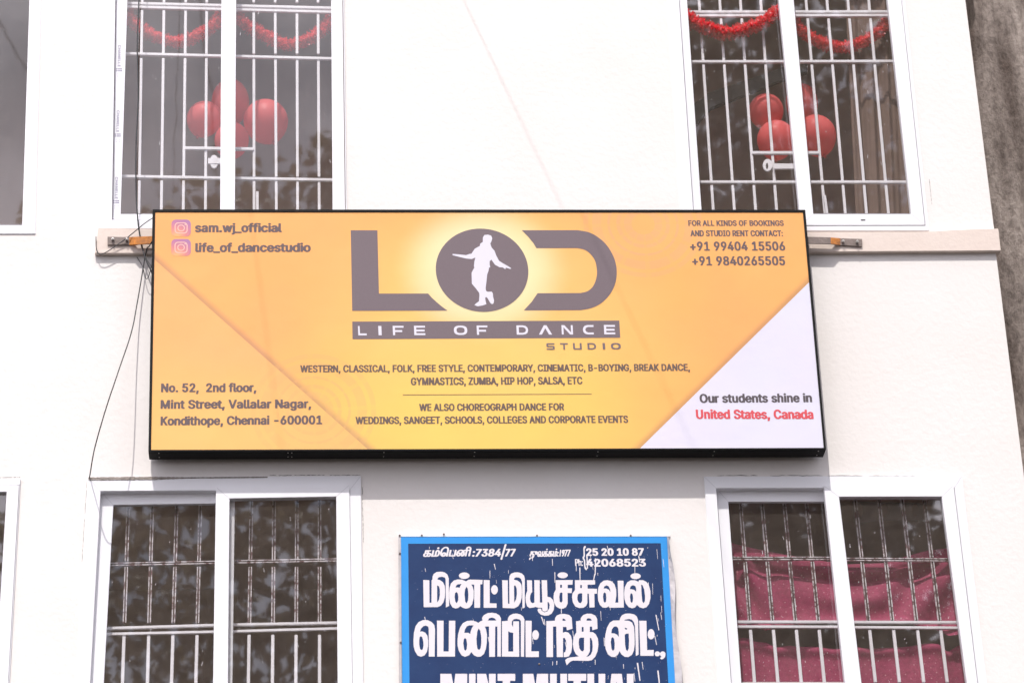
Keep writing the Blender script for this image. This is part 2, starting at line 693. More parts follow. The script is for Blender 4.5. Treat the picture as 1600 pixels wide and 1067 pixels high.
# ------------------------------------------------------------------ lettering engine
def sdf_mesh(segs, x0, x1, y0, y1, step, e, tomesh):
    """fill of closed outlines (segs: n x 4), fattened by e, as flat mesh cells; tomesh maps (x, y) to a point"""
    nx = int((x1 - x0) / step) + 2
    ny = int((y1 - y0) / step) + 2
    xs = x0 + np.arange(nx) * step
    ys = y0 + np.arange(ny) * step
    D = np.full((ny, nx), -9.0)
    pad = e + 2 * step
    for c in range(0, nx, 24):
        cx = xs[c:c + 24]
        sel = segs[(np.maximum(segs[:, 0], segs[:, 2]) >= cx[0] - pad) & (np.minimum(segs[:, 0], segs[:, 2]) <= cx[-1] + pad)]
        if not len(sel):
            continue
        gx, gy = np.meshgrid(cx, ys)
        ax, ay, bx, by = (sel[:, i][:, None, None] for i in range(4))
        dx, dy = bx - ax, by - ay
        L2 = dx * dx + dy * dy + 1e-12
        t = np.clip(((gx - ax) * dx + (gy - ay) * dy) / L2, 0, 1)
        d = np.sqrt(((gx - ax - t * dx) ** 2 + (gy - ay - t * dy) ** 2).min(0))
        cr = ((ax > gx) != (bx > gx))
        yy = ay + (gx - ax) * dy / np.where(np.abs(dx) < 1e-12, 1e-12, dx)
        ins = (cr & (yy > gy)).sum(0) % 2 == 1
        D[:, c:c + 24] = np.where(ins, d, -d) + e
    return cells(D, xs, ys, tomesh)


def cells(D, xs, ys, tomesh):
    v, f, key = [], [], {}

    def vid(x, y):
        k = (round(x, 6), round(y, 6))
        if k not in key:
            key[k] = len(v)
            v.append(tuple(tomesh(x, y)))
        return key[k]

    ins = D > 0
    ny, nx = D.shape
    for j in range(ny - 1):
        full = ins[j, :-1] & ins[j, 1:] & ins[j + 1, :-1] & ins[j + 1, 1:]
        some = (ins[j, :-1] | ins[j, 1:] | ins[j + 1, :-1] | ins[j + 1, 1:]) & ~full
        i = 0
        while i < nx - 1:
            if full[i]:
                k = i
                while k < nx - 1 and full[k]:
                    k += 1
                f.append([vid(xs[i], ys[j]), vid(xs[k], ys[j]), vid(xs[k], ys[j + 1]), vid(xs[i], ys[j + 1])])
                i = k
            else:
                i += 1
        for i in np.nonzero(some)[0]:
            q = [(i, j), (i + 1, j), (i + 1, j + 1), (i, j + 1)]
            poly = []
            for a in range(4):
                (i0, j0), (i1, j1) = q[a], q[(a + 1) % 4]
                d0, d1 = D[j0, i0], D[j1, i1]
                if d0 > 0:
                    poly.append(vid(xs[i0], ys[j0]))
                if (d0 > 0) != (d1 > 0):
                    t = d0 / (d0 - d1)
                    poly.append(vid(xs[i0] + (xs[i1] - xs[i0]) * t, ys[j0] + (ys[j1] - ys[j0]) * t))
            poly = [p for z, p in enumerate(poly) if p != poly[z - 1]]
            if len(poly) > 2:
                f.append(poly)
    return v, f


# outlines of a plain sans alphabet: advance width and closed loops, capital height = 1000
FONT = {
 ' ': (0.369, []),
 '+': (0.891, ['389 715 501 715 501 67 389 67', '121 444 768 444 768 338 121 338']),
 ',': (0.369, ['133 140 269 140 166 -235 74 -235']),
 '-': (0.891, ['662 481 224 481 224 369 662 369']),
 '.': (0.369, ['187 170 211 168 232 159 251 144 266 126 274 104 277 81 274 57 266 36 251 17 232 3 211 -6 187 -9 164 -6 143 3 124 17 109 36 100 57 97 81 100 104 109 126 124 144 143 159 164 168']),
 '/': (0.49, ['462 1047 350 1047 28 -150 140 -150']),
 '0': (0.891, ['446 1013 516 1007 579 986 635 952 683 906 723 847 755 776 778 694 792 602 797 499 792 397 778 305 755 223 724 152 684 94 636 47 580 14 516 -7 446 -13 375 -7 312 14 255 47 207 94 167 152 135 223 112 305 99 397 94 499 99 602 113 694 136 776 168 847 208 906 256 952 312 986 375 1007', '492 898 446 903 399 898 357 882 320 855 289 819 263 773 242 717 227 653 218 581 215 499 218 419 227 347 242 283 263 227 289 181 320 145 357 118 399 103 446 97 492 103 534 118 570 145 602 181 628 227 649 283 664 347 673 419 676 499 673 581 664 653 649 717 628 773 602 819 570 855 534 882']),
 '1': (0.891, ['542 1000 390 1000 169 839 169 703 411 881 417 881 417 0 542 0', '150 107 768 107 768 0 150 0']),
 '2': (0.891, ['442 1013 500 1009 553 997 601 976 644 948 680 915 710 875 732 831 745 783 749 732 747 695 740 660 729 624 713 588 690 550 660 508 624 463 578 411 525 353 300 119 300 111 765 111 765 0 126 0 126 93 460 450 496 488 528 523 555 555 577 585 596 614 611 642 621 670 627 700 630 730 627 764 618 795 605 823 586 847 564 867 537 883 507 894 475 901 440 903 402 901 369 893 339 880 312 862 290 839 273 813 260 782 252 749 250 711 129 711 133 769 147 822 169 869 200 912 237 947 281 976 331 997 384 1009']),
 '3': (0.891, ['137 1000 732 1000 732 905 415 547 415 568 486 570 549 562 606 542 655 514 696 479 729 437 753 390 768 339 772 285 768 229 753 177 728 130 695 88 655 53 607 24 553 3 493 -9 428 -13 369 -10 313 1 261 19 213 44 172 75 138 113 111 156 94 205 86 259 215 259 221 226 232 197 249 171 270 149 295 131 325 116 357 106 392 100 430 98 469 100 506 108 541 119 571 136 597 157 618 183 634 212 644 246 647 285 644 320 635 354 621 386 601 414 574 439 540 459 499 474 451 484 395 487 308 487 308 588 566 881 566 889 137 889']),
 '4': (0.891, ['485 1000 611 1000 213 326 213 319 812 319 812 207 78 207 78 311', '554 624 674 624 674 0 554 0 554 238 554 287']),
 '5': (0.891, ['132 497 189 1000 720 1000 720 889 296 889 263 593 268 593 291 611 318 626 349 639 382 648 416 654 451 656 495 653 538 645 578 631 615 612 648 589 678 561 705 529 727 493 745 454 758 412 766 368 768 321 764 259 749 201 725 149 693 102 653 62 607 30 554 6 497 -9 435 -13 377 -10 324 2 275 22 231 48 194 80 163 118 139 161 124 207 117 256 240 256 245 227 256 200 271 175 291 153 314 134 341 118 370 107 401 100 435 98 474 101 510 111 543 127 572 148 597 174 617 205 632 240 641 278 644 319 641 360 632 399 616 435 596 466 570 493 540 515 506 531 469 541 428 544 395 542 362 537 329 528 299 515 273 500 252 483']),
 '6': (0.891, ['496 1000 633 1000 297 513 286 513 296 532 309 549 324 565 342 580 362 593 385 603 409 611 434 616 462 617 520 613 573 600 621 579 663 550 698 514 727 471 748 423 760 368 764 309 760 249 746 193 723 143 692 98 654 59 609 28 559 5 504 -9 445 -13 385 -9 330 5 280 29 235 61 197 100 166 146 143 199 129 256 125 318 128 367 139 417 157 470 183 527 221 594 270 669', '445 521 408 518 373 510 342 495 314 474 290 450 271 420 257 387 248 351 246 311 248 271 257 234 271 200 290 170 314 144 342 123 373 108 408 98 445 95 482 98 517 108 548 123 575 144 599 169 618 199 632 233 641 269 644 309 641 349 632 386 618 419 599 449 575 474 548 494 517 509 482 518']),
 '7': (0.891, ['122 1000 768 1000 768 882 324 0 191 0 636 881 636 889 122 889']),
 '8': (0.891, ['445 1013 501 1010 554 998 602 979 644 953 681 921 710 884 733 842 746 797 750 748 745 696 731 649 706 605 674 569 635 542 591 525 591 520 626 511 659 495 690 474 718 448 742 418 761 384 776 346 785 307 788 266 783 214 768 166 744 121 711 82 671 49 623 22 569 3 509 -9 445 -13 380 -9 321 3 266 22 219 49 178 82 146 121 121 166 107 214 102 266 105 307 113 346 128 384 147 418 171 448 199 474 230 495 264 511 300 520 300 525 254 542 215 569 182 605 158 648 143 696 138 748 143 797 156 842 178 884 208 921 244 953 287 979 335 998 388 1010', '445 904 410 902 378 895 349 884 323 868 302 849 284 826 271 800 264 770 261 738 264 706 271 677 284 650 302 626 323 606 349 590 379 579 410 571 445 569 479 571 510 579 539 590 564 606 586 626 604 650 617 677 625 706 628 738 625 770 617 800 605 826 587 849 566 868 541 884 512 895 480 902', '445 462 404 460 367 452 333 438 302 420 276 397 255 371 239 341 230 308 227 272 230 239 239 208 253 180 274 155 299 135 329 118 364 106 402 99 445 97 487 99 526 106 560 118 590 135 615 155 635 180 650 208 659 239 662 272 659 308 649 341 634 371 612 397 587 420 556 438 522 452 485 460']),
 '9': (0.891, ['444 1013 504 1009 559 995 610 971 654 939 692 900 723 854 746 801 760 744 764 682 761 633 750 583 733 530 706 473 668 406 619 331 394 0 256 0 593 487 604 487 594 468 581 451 565 435 547 420 527 407 505 397 481 389 455 384 428 383 370 387 317 400 269 421 227 450 192 486 163 529 142 577 129 632 125 691 129 752 143 807 166 858 198 903 235 941 280 972 330 995 385 1009', '444 905 408 902 374 892 342 877 314 856 291 831 272 801 258 767 249 731 246 691 249 651 258 614 272 581 291 551 314 526 342 506 374 491 408 482 444 479 482 482 516 490 548 505 575 526 599 550 618 580 632 613 641 649 644 689 641 729 632 766 618 800 599 830 576 856 548 877 517 892 482 902']),
 ':': (0.369, ['187 170 211 168 232 159 251 144 266 126 274 104 277 81 274 57 266 36 251 17 232 3 211 -6 187 -9 164 -6 143 3 124 17 109 36 100 57 97 81 100 104 109 126 124 144 143 159 164 168', '187 711 211 709 232 700 251 685 266 667 274 645 277 621 274 598 266 577 251 558 232 544 211 535 187 532 164 535 143 544 124 558 109 577 100 598 97 621 100 645 109 667 124 685 143 700 164 709']),
 'A': (0.943, ['32 0 396 1000 543 1000 910 0 777 0 680 270 262 270 165 0', '470 837 303 380 637 380']),
 'B': (0.897, ['118 0 118 1000 474 1000 539 996 597 984 646 964 688 938 722 906 749 869 767 827 779 783 783 735 780 695 773 660 760 629 743 603 724 581 700 562 675 547 648 534 619 524 619 515 651 510 682 499 714 483 743 460 769 432 791 399 808 361 818 317 821 268 818 219 806 173 787 131 759 94 722 62 677 35 623 16 558 4 485 0', '472 888 245 888 245 561 468 561 503 563 536 570 566 582 593 598 616 618 635 642 649 669 658 699 660 732 655 773 640 811 614 843 578 868 531 883', '488 454 245 454 245 112 481 112 552 117 607 132 648 157 676 189 693 226 699 268 696 301 687 332 673 361 654 388 630 410 601 429 567 443 530 451']),
 'C': (1.003, ['526 1013 575 1011 623 1004 669 991 712 974 753 952 790 926 824 896 854 861 880 822 902 780 918 734 930 685 803 685 793 718 781 748 765 776 747 800 726 822 702 842 677 859 649 872 620 883 589 890 558 894 526 896 466 891 411 875 361 850 316 814 277 769 246 715 222 652 208 580 203 499 208 419 222 347 246 284 278 230 316 185 361 150 412 124 467 109 526 104 558 106 589 110 620 118 649 128 677 142 702 158 726 178 747 200 765 225 781 252 793 283 803 315 930 315 918 266 902 220 881 178 855 140 825 105 791 74 753 48 713 26 669 9 623 -3 576 -11 526 -13 442 -6 366 14 295 49 233 96 180 156 137 227 105 308 86 399 79 499 86 600 105 691 137 773 180 844 233 903 295 951 366 986 442 1006']),
 'D': (0.987, ['118 0 118 1000 245 1000 245 0', '183 888 183 1000 443 1000 536 993 619 973 693 940 757 895 810 838 852 769 883 689 901 601 907 502 901 403 883 313 852 233 809 164 755 106 689 60 613 27 527 7 430 0 189 0 189 112 422 112 499 117 567 133 625 159 674 194 714 239 745 293 767 355 780 425 785 502 780 578 767 647 745 709 715 762 676 806 628 842 572 867 507 883 434 888']),
 'E': (0.823, ['118 0 118 1000 732 1000 732 888 245 888 245 562 699 562 699 450 245 450 245 112 738 112 738 0']),
 'F': (0.806, ['118 0 118 1000 726 1000 726 888 245 888 245 547 681 547 681 435 245 435 245 0']),
 'G': (1.023, ['521 1013 572 1011 622 1003 669 990 714 972 755 950 793 922 827 891 857 857 883 818 904 777 921 733 932 685 802 685 791 717 777 746 761 773 743 797 723 820 700 839 675 856 649 870 620 882 589 890 556 894 521 896 464 891 410 876 360 850 315 815 277 770 246 715 222 652 208 580 203 499 208 419 222 348 246 285 278 231 317 186 362 150 413 125 469 109 528 104 582 108 632 120 678 140 718 167 751 201 779 242 799 289 811 341 815 398 854 391 556 391 556 503 940 503 940 393 934 315 916 243 886 179 846 122 798 75 740 37 676 9 605 -8 528 -13 443 -6 365 14 294 49 231 97 179 156 136 227 104 309 85 399 79 499 85 600 104 691 136 773 179 844 231 903 293 951 362 986 438 1006']),
 'H': (1.016, ['118 1000 245 1000 245 568 771 568 771 1000 898 1000 898 0 771 0 771 456 245 456 245 0 118 0']),
 'I': (0.591, ['61 1000 530 1000 530 888 359 888 359 112 530 112 530 0 61 0 61 112 232 112 232 888 61 888']),
 'K': (0.917, ['118 1000 245 1000 245 657 244 442 245 380 245 0 118 0', '715 1000 881 1000 454 542 448 543 205 286 205 425 228 455 251 484 273 513 296 541 319 569 343 596 367 623 391 650 416 677', '369 509 448 608 882 0 732 0']),
 'L': (0.772, ['118 1000 245 1000 245 112 710 112 710 0 118 0']),
 'M': (1.235, ['118 0 118 1000 298 1000 545 368 551 352 558 333 565 312 572 290 580 266 588 241 596 215 604 190 612 165 619 140 626 117 632 96 604 96 611 116 617 139 625 162 633 187 640 213 649 238 657 264 665 288 672 311 680 332 687 351 693 368 936 1000 1116 1000 1116 0 991 0 991 572 991 594 991 617 992 643 992 669 992 697 993 725 994 754 994 783 995 812 996 841 996 870 997 899 1008 899 998 868 989 836 978 805 968 773 957 743 947 713 937 685 928 658 919 633 910 610 903 589 896 572 672 0 562 0 335 572 328 589 321 609 313 631 304 655 295 682 285 710 275 739 264 770 254 801 243 834 232 866 220 899 234 899 234 873 235 846 236 818 237 789 237 760 238 731 238 702 238 673 239 646 239 619 240 595 240 572 240 0']),
 'N': (1.029, ['118 0 118 1000 268 1000 674 359 686 341 699 320 713 296 728 270 745 241 762 210 779 177 796 143 813 108 796 105 792 142 790 178 788 213 786 247 785 279 785 309 784 337 784 362 784 383 784 1000 911 1000 911 0 760 0 397 570 381 596 365 623 349 650 331 680 312 713 291 749 268 790 241 836 211 889 234 892 236 844 238 798 240 754 242 714 243 678 244 645 245 616 245 592 246 572 246 0']),
 'O': (1.048, ['525 1013 608 1006 684 986 754 951 816 903 869 844 912 773 944 691 963 600 969 499 963 399 944 308 912 227 869 156 816 96 754 49 684 14 608 -6 525 -13 442 -6 366 14 296 49 233 96 181 156 137 227 105 308 86 399 79 499 86 600 105 691 137 773 181 844 233 903 296 951 366 986 442 1006', '525 896 467 891 413 876 362 850 317 815 278 770 246 716 222 653 208 580 203 499 208 419 222 347 246 284 278 229 317 185 362 150 413 124 467 109 525 104 583 109 637 124 687 149 732 184 771 229 803 283 827 347 841 419 846 499 841 581 827 653 803 717 771 771 732 816 687 851 637 876 583 891']),
 'P': (0.874, ['118 0 118 1000 462 1000 535 995 599 981 653 958 699 927 737 889 766 845 787 795 799 741 803 683 799 626 787 572 766 522 737 477 699 439 653 407 599 384 535 370 462 365 215 365 215 477 457 477 506 479 548 488 584 503 613 523 637 548 655 577 667 610 675 645 677 683 675 722 667 757 655 789 637 818 613 842 584 862 548 877 505 886 456 889 245 889 245 0']),
 'R': (0.883, ['118 0 118 1000 464 1000 536 996 600 982 655 960 701 931 738 894 767 851 788 803 801 750 805 692 801 634 788 582 767 534 738 491 701 456 654 427 599 406 536 393 464 389 189 389 189 501 459 501 508 504 550 512 585 524 615 542 638 564 656 591 669 621 676 655 679 692 676 730 669 765 656 796 638 823 614 846 585 864 549 878 507 886 458 889 245 889 245 0', '452 450 595 450 841 0 694 0']),
 'S': (0.878, ['446 1013 510 1010 568 998 621 978 668 952 708 920 741 882 766 839 782 793 788 743 663 743 652 789 629 828 594 860 550 883 499 897 442 901 401 899 363 892 329 880 299 864 273 845 253 822 238 796 229 768 226 738 230 706 240 679 257 656 280 636 305 619 333 606 362 594 390 585 417 577 519 549 549 540 580 530 612 518 645 504 676 487 705 467 732 444 756 418 776 388 791 354 800 316 803 272 798 220 784 170 760 125 727 84 685 49 636 21 578 0 512 -13 440 -17 370 -13 307 -2 251 18 201 45 159 78 126 118 100 163 83 214 75 268 205 268 212 232 224 200 243 172 266 149 295 130 327 115 363 105 400 99 440 97 484 99 524 106 562 118 596 135 624 156 648 181 665 209 676 240 679 274 676 304 667 330 653 352 633 371 609 387 582 402 551 415 517 426 481 437 361 470 285 497 221 529 169 568 132 615 110 670 102 732 107 786 122 836 147 880 181 919 222 952 270 979 325 998 383 1010']),
 'T': (0.882, ['62 1000 819 1000 819 888 505 888 505 0 379 0 379 888 62 888']),
 'U': (1.017, ['118 1000 244 1000 244 350 248 304 259 261 277 222 301 187 331 158 368 134 410 116 457 105 509 101 561 105 608 116 650 134 686 158 716 187 740 222 758 261 768 304 772 350 772 1000 899 1000 899 340 893 274 877 213 850 157 814 107 768 65 714 30 653 4 584 -11 509 -16 433 -11 365 4 303 30 248 65 203 107 166 157 140 213 123 274 118 340']),
 'V': (0.943, ['32 1000 166 1000 378 405 391 368 406 323 423 270 442 209 464 139 487 60 461 60 485 141 506 211 525 271 542 323 556 368 569 405 776 1000 910 1000 546 0 401 0']),
 'W': (1.349, ['32 1000 162 1000 321 385 329 352 337 319 345 286 352 252 360 218 367 184 374 149 381 114 387 78 372 78 379 114 386 149 393 184 400 218 408 252 415 286 424 319 432 352 440 385 602 1000 746 1000 907 385 916 352 925 319 933 286 940 252 948 218 956 184 963 149 970 114 977 78 960 78 967 114 973 149 981 184 988 218 995 252 1003 286 1011 319 1019 352 1028 385 1186 1000 1316 1000 1042 0 895 0 723 635 712 678 701 722 691 769 680 820 670 874 660 934 687 934 677 877 668 825 658 776 648 729 637 682 625 635 453 0 305 0']),
 'Y': (0.928, ['32 1000 179 1000 378 677 399 642 419 608 437 574 455 539 472 498 491 453 440 453 458 499 476 540 494 576 512 609 531 643 551 677 749 1000 895 1000 527 409 527 0 400 0 400 409']),
 'Z': (0.862, ['79 1000 780 1000 780 907 332 253 309 221 287 190 263 158 239 127 215 96 191 65 177 107 218 109 258 110 299 111 340 112 380 112 421 112 785 112 785 0 82 0 82 91 538 757 558 787 579 816 602 846 624 876 647 906 670 935 684 893 643 891 602 890 561 889 520 888 479 888 438 888 79 888']),
 '_': (0.627, ['627 0 0 0 0 -111 627 -111']),
 'a': (0.765, ['381 756 409 755 438 751 470 746 501 737 532 725 562 708 589 688 613 661 634 630 649 591 659 546 662 494 662 0 544 0 544 102 536 102 525 84 512 67 495 48 475 31 451 16 423 2 391 -8 355 -15 314 -17 268 -14 226 -5 186 10 150 30 119 56 94 88 75 124 63 166 60 212 63 252 71 287 85 316 104 341 126 362 152 380 182 394 213 405 246 414 281 421 316 427 350 432 392 438 429 442 459 446 485 450 506 455 521 462 533 471 539 484 542 501 542 505 540 534 534 560 524 583 511 603 493 620 471 633 446 643 417 648 385 650 351 648 320 643 293 634 269 621 249 607 231 591 217 574 205 556 197 538 81 572 100 615 125 650 154 680 187 704 223 724 261 738 301 748 341 754', '542 373 535 368 524 362 510 358 493 353 475 349 455 346 434 342 414 339 394 337 375 334 359 332 345 330 317 326 290 320 264 312 240 302 220 289 203 274 191 255 183 233 181 206 183 182 189 161 200 142 215 126 233 113 255 103 279 95 306 91 335 89 377 92 415 101 448 115 476 135 499 157 518 183 531 211 539 241 542 271']),
 'c': (0.778, ['407 756 443 754 478 749 511 741 543 730 572 716 600 700 625 680 648 658 668 633 686 605 700 576 711 544 595 515 589 534 581 552 571 568 559 584 546 598 531 611 514 622 496 631 476 639 455 644 432 647 407 648 361 644 320 631 285 610 256 581 232 547 213 508 200 464 192 418 189 368 192 320 200 274 213 231 232 192 256 158 285 130 320 108 361 96 407 91 432 92 455 96 477 101 497 109 515 118 532 130 548 143 561 158 573 174 583 192 592 211 598 230 713 201 702 169 688 138 671 110 650 85 628 62 602 42 574 24 544 10 512 -1 479 -10 444 -14 407 -16 343 -11 283 5 230 32 182 69 142 114 110 167 86 228 72 295 67 368 72 443 86 511 110 572 142 626 182 671 230 707 283 734 343 750']),
 'd': (0.834, ['611 1000 731 1000 731 0 615 0 615 115 603 115 592 99 580 81 564 61 545 42 523 24 496 7 464 -6 427 -13 384 -16 324 -11 269 5 219 32 175 68 138 113 107 166 85 228 72 296 67 371 72 446 85 514 108 575 138 628 176 673 220 709 270 735 325 750 385 756 428 753 466 745 497 733 524 716 546 699 565 680 580 660 592 643 602 628 611 628', '402 648 358 644 318 632 284 612 255 585 232 552 213 513 200 470 192 423 189 372 192 321 200 273 213 229 232 190 256 156 285 129 319 108 358 96 402 92 445 96 483 108 517 128 546 154 570 187 589 226 602 270 610 319 613 372 610 425 602 473 589 517 570 555 547 587 518 613 484 633 445 644']),
 'e': (0.794, ['403 756 444 753 483 747 522 735 560 719 595 697 628 670 657 637 682 599 702 554 717 503 726 445 730 381 730 333 147 333 147 434 664 434 609 397 606 445 598 488 585 528 567 563 544 593 516 617 483 635 446 645 403 649 360 645 322 634 288 616 258 592 234 563 214 530 200 493 191 455 189 415 189 349 192 297 201 250 217 209 239 173 265 144 297 121 333 104 373 94 417 91 446 92 474 96 499 104 522 114 543 127 561 143 577 162 590 183 601 207 717 179 703 142 684 108 659 77 629 50 594 27 555 9 513 -5 466 -13 417 -16 348 -11 285 5 230 32 182 69 142 113 109 167 86 227 72 294 67 367 72 441 86 508 109 569 140 624 179 669 226 706 280 734 339 750']),
 'f': (0.499, ['368 1042 394 1041 417 1039 437 1036 454 1032 467 1028 477 1024 447 921 440 923 432 925 422 928 411 930 398 931 383 932 350 928 323 919 303 904 290 883 281 856 279 823 279 0 158 0 158 848 162 889 172 924 188 955 210 981 236 1003 266 1020 299 1032 333 1039', '448 746 13 746 13 643 448 643']),
 'g': (0.836, ['385 756 429 753 467 746 498 733 525 717 548 699 566 680 582 661 594 643 605 627 615 627 615 746 732 746 732 -17 727 -78 713 -131 689 -177 656 -214 617 -244 571 -267 520 -283 465 -293 407 -296 354 -294 306 -286 263 -274 225 -259 191 -239 162 -216 137 -191 116 -165 99 -136 199 -80 211 -96 224 -112 239 -130 257 -146 278 -161 303 -173 333 -183 367 -189 407 -191 463 -186 513 -172 555 -148 587 -113 606 -68 612 -11 612 134 602 134 591 118 579 100 563 82 545 63 523 46 496 31 464 19 427 12 383 9 325 14 271 28 221 52 177 85 139 127 108 177 85 236 72 302 67 376 72 449 85 516 108 577 139 629 176 673 221 709 271 735 326 750', '403 648 359 644 319 632 285 612 256 586 232 554 213 516 200 474 192 428 189 379 192 328 200 282 214 241 233 204 257 174 286 149 320 131 359 120 403 116 446 120 484 130 518 148 547 172 571 202 590 238 603 280 611 327 614 379 611 430 603 476 590 519 571 556 548 588 519 614 485 633 446 644']),
 'h': (0.806, ['103 1000 223 1000 223 565 201 565 227 627 260 676 299 712 344 736 393 751 447 756 495 752 540 742 580 724 616 700 646 669 670 631 688 585 698 532 702 472 702 0 582 0 582 462 577 516 562 562 537 598 503 625 461 642 413 647 378 644 346 637 316 624 289 606 267 583 248 556 235 523 226 487 223 446 223 0 103 0']),
 'i': (0.328, ['103 746 223 746 223 0 103 0', '164 1030 187 1027 206 1019 224 1006 237 990 246 971 248 950 246 929 237 910 224 894 206 881 187 873 164 870 143 873 123 881 106 894 92 910 84 929 81 950 84 971 92 990 106 1006 123 1019 143 1027']),
 'j': (0.328, ['103 746 223 746 223 -59 221 -103 213 -142 200 -178 181 -208 157 -234 127 -254 93 -269 53 -278 7 -281 -19 -281 -19 -170 4 -170 35 -167 61 -157 80 -141 93 -119 101 -91 103 -57', '164 1030 186 1027 206 1019 223 1006 237 990 245 971 248 950 245 929 237 910 223 894 206 881 186 873 164 870 142 873 122 881 105 894 91 910 83 929 81 950 83 971 91 990 105 1006 122 1019 142 1027']),
 'l': (0.372, ['103 1000 223 1000 223 194 225 163 229 140 236 122 248 111 265 104 287 102 298 102 308 103 315 103 321 104 328 105 334 107 355 5 344 3 332 0 318 -2 303 -3 289 -4 274 -5 221 0 178 15 145 40 122 73 108 115 103 166']),
 'm': (1.199, ['431 759 482 754 527 737 565 709 595 672 617 629 631 579 614 579 625 614 642 646 663 674 688 699 716 720 748 737 783 749 820 757 858 759 901 756 940 747 977 731 1011 709 1039 680 1063 646 1080 604 1091 556 1095 501 1095 0 974 0 974 499 969 548 954 586 929 615 897 634 861 646 823 650 791 647 762 640 736 629 713 613 694 593 679 570 668 545 661 516 659 486 659 0 539 0 539 511 534 550 520 583 497 611 467 633 432 645 392 650 363 647 336 641 310 629 286 613 265 593 247 568 234 539 226 506 223 468 223 0 103 0 103 746 220 746 221 581 211 581 224 618 240 651 260 680 284 704 310 724 338 739 368 750 399 757']),
 'n': (0.805, ['447 756 495 752 540 742 580 724 615 700 645 669 669 631 688 585 698 532 702 472 702 0 582 0 582 462 577 516 562 562 537 598 503 625 461 642 413 647 378 644 346 637 316 624 289 606 267 583 248 556 235 523 226 487 223 446 223 0 103 0 103 746 219 746 220 565 201 565 227 627 260 676 299 712 344 736 393 751']),
 'o': (0.816, ['407 756 473 750 533 734 587 707 634 671 674 626 706 572 730 511 744 443 749 368 744 295 730 228 706 167 674 114 634 69 587 32 533 5 473 -11 407 -16 343 -11 283 5 230 32 182 69 142 114 110 167 86 228 72 295 67 368 72 443 86 511 110 572 142 626 182 671 230 707 283 734 343 750', '407 648 361 644 320 631 285 610 256 581 232 547 213 508 200 464 192 418 189 368 192 320 200 274 213 231 232 192 256 158 285 130 320 108 361 96 407 91 455 96 496 108 531 130 561 158 585 192 604 231 617 274 625 320 628 368 625 417 617 464 604 507 585 547 561 581 531 610 496 631 455 644']),
 'p': (0.834, ['450 756 510 750 565 735 615 709 659 673 697 628 727 575 749 514 763 446 767 371 763 296 749 228 727 166 697 113 660 68 616 32 566 5 511 -11 451 -16 408 -13 371 -6 339 7 312 24 290 42 271 61 256 81 243 99 232 115 223 115 223 -281 103 -281 103 746 220 746 220 628 232 628 242 643 255 660 270 680 288 699 310 716 337 733 369 745 406 753', '433 648 389 644 351 633 317 613 288 587 264 555 246 517 232 473 224 425 221 372 224 319 232 270 246 226 265 187 289 154 318 128 352 108 390 96 433 92 477 96 515 108 549 129 578 156 602 190 621 229 634 273 642 321 645 372 642 423 634 470 621 513 603 552 579 585 550 612 516 632 477 644']),
 'r': (0.509, ['419 756 429 756 439 756 451 756 462 755 471 755 479 754 479 634 473 635 464 636 452 638 438 639 422 640 407 640 373 638 342 631 313 618 287 602 265 582 247 557 234 530 226 499 223 466 223 0 103 0 103 746 219 746 219 631 227 631 244 666 268 696 300 722 336 741 376 753']),
 's': (0.717, ['368 756 416 753 460 745 499 732 533 715 563 693 588 667 608 637 625 605 637 570 527 545 515 572 499 597 477 620 449 639 412 650 368 654 326 650 289 640 257 623 233 600 218 574 213 545 217 519 227 497 244 478 267 463 299 449 338 438 451 411 513 392 563 368 602 337 629 300 646 258 651 209 647 167 635 128 614 93 586 61 552 34 511 13 464 -3 413 -13 358 -16 308 -14 262 -6 220 7 183 24 150 47 121 74 98 107 81 144 70 185 185 209 198 172 218 142 244 118 276 102 314 93 356 89 405 93 446 104 481 122 506 146 522 173 527 202 524 227 515 248 499 267 478 282 450 295 417 305 293 334 231 353 181 378 142 409 114 446 98 489 92 538 96 579 108 617 128 652 155 682 188 707 226 728 270 743 317 753']),
 't': (0.447, ['128 926 248 926 248 192 250 162 256 138 267 120 284 108 306 100 335 98 343 98 353 99 364 100 376 102 386 104 397 105 419 3 406 0 392 -3 377 -5 362 -7 346 -8 331 -8 271 -2 221 14 181 42 151 80 133 127 128 183', '401 746 13 746 13 643 401 643']),
 'u': (0.806, ['103 746 223 746 223 283 229 229 244 184 269 147 303 120 345 104 393 99 428 101 460 109 490 122 516 140 539 163 557 190 571 223 579 259 582 300 582 746 702 746 702 0 586 0 586 181 604 181 578 118 545 69 505 33 461 9 412 -5 358 -10 310 -7 266 4 226 21 190 45 160 77 136 115 118 161 107 214 103 273']),
 'w': (1.115, ['44 746 171 746 262 420 275 373 289 323 302 268 316 210 330 148 344 81 324 81 338 146 351 207 365 265 378 319 392 371 405 420 495 746 622 746 711 420 723 372 737 321 750 267 764 209 777 147 791 81 769 81 783 146 798 208 812 266 826 320 839 372 852 420 944 746 1070 746 844 0 724 0 627 338 617 372 608 407 599 442 589 478 580 514 571 551 562 588 553 626 544 664 571 664 562 626 553 589 544 551 535 514 525 478 516 442 507 406 497 372 487 338 391 0 270 0']),
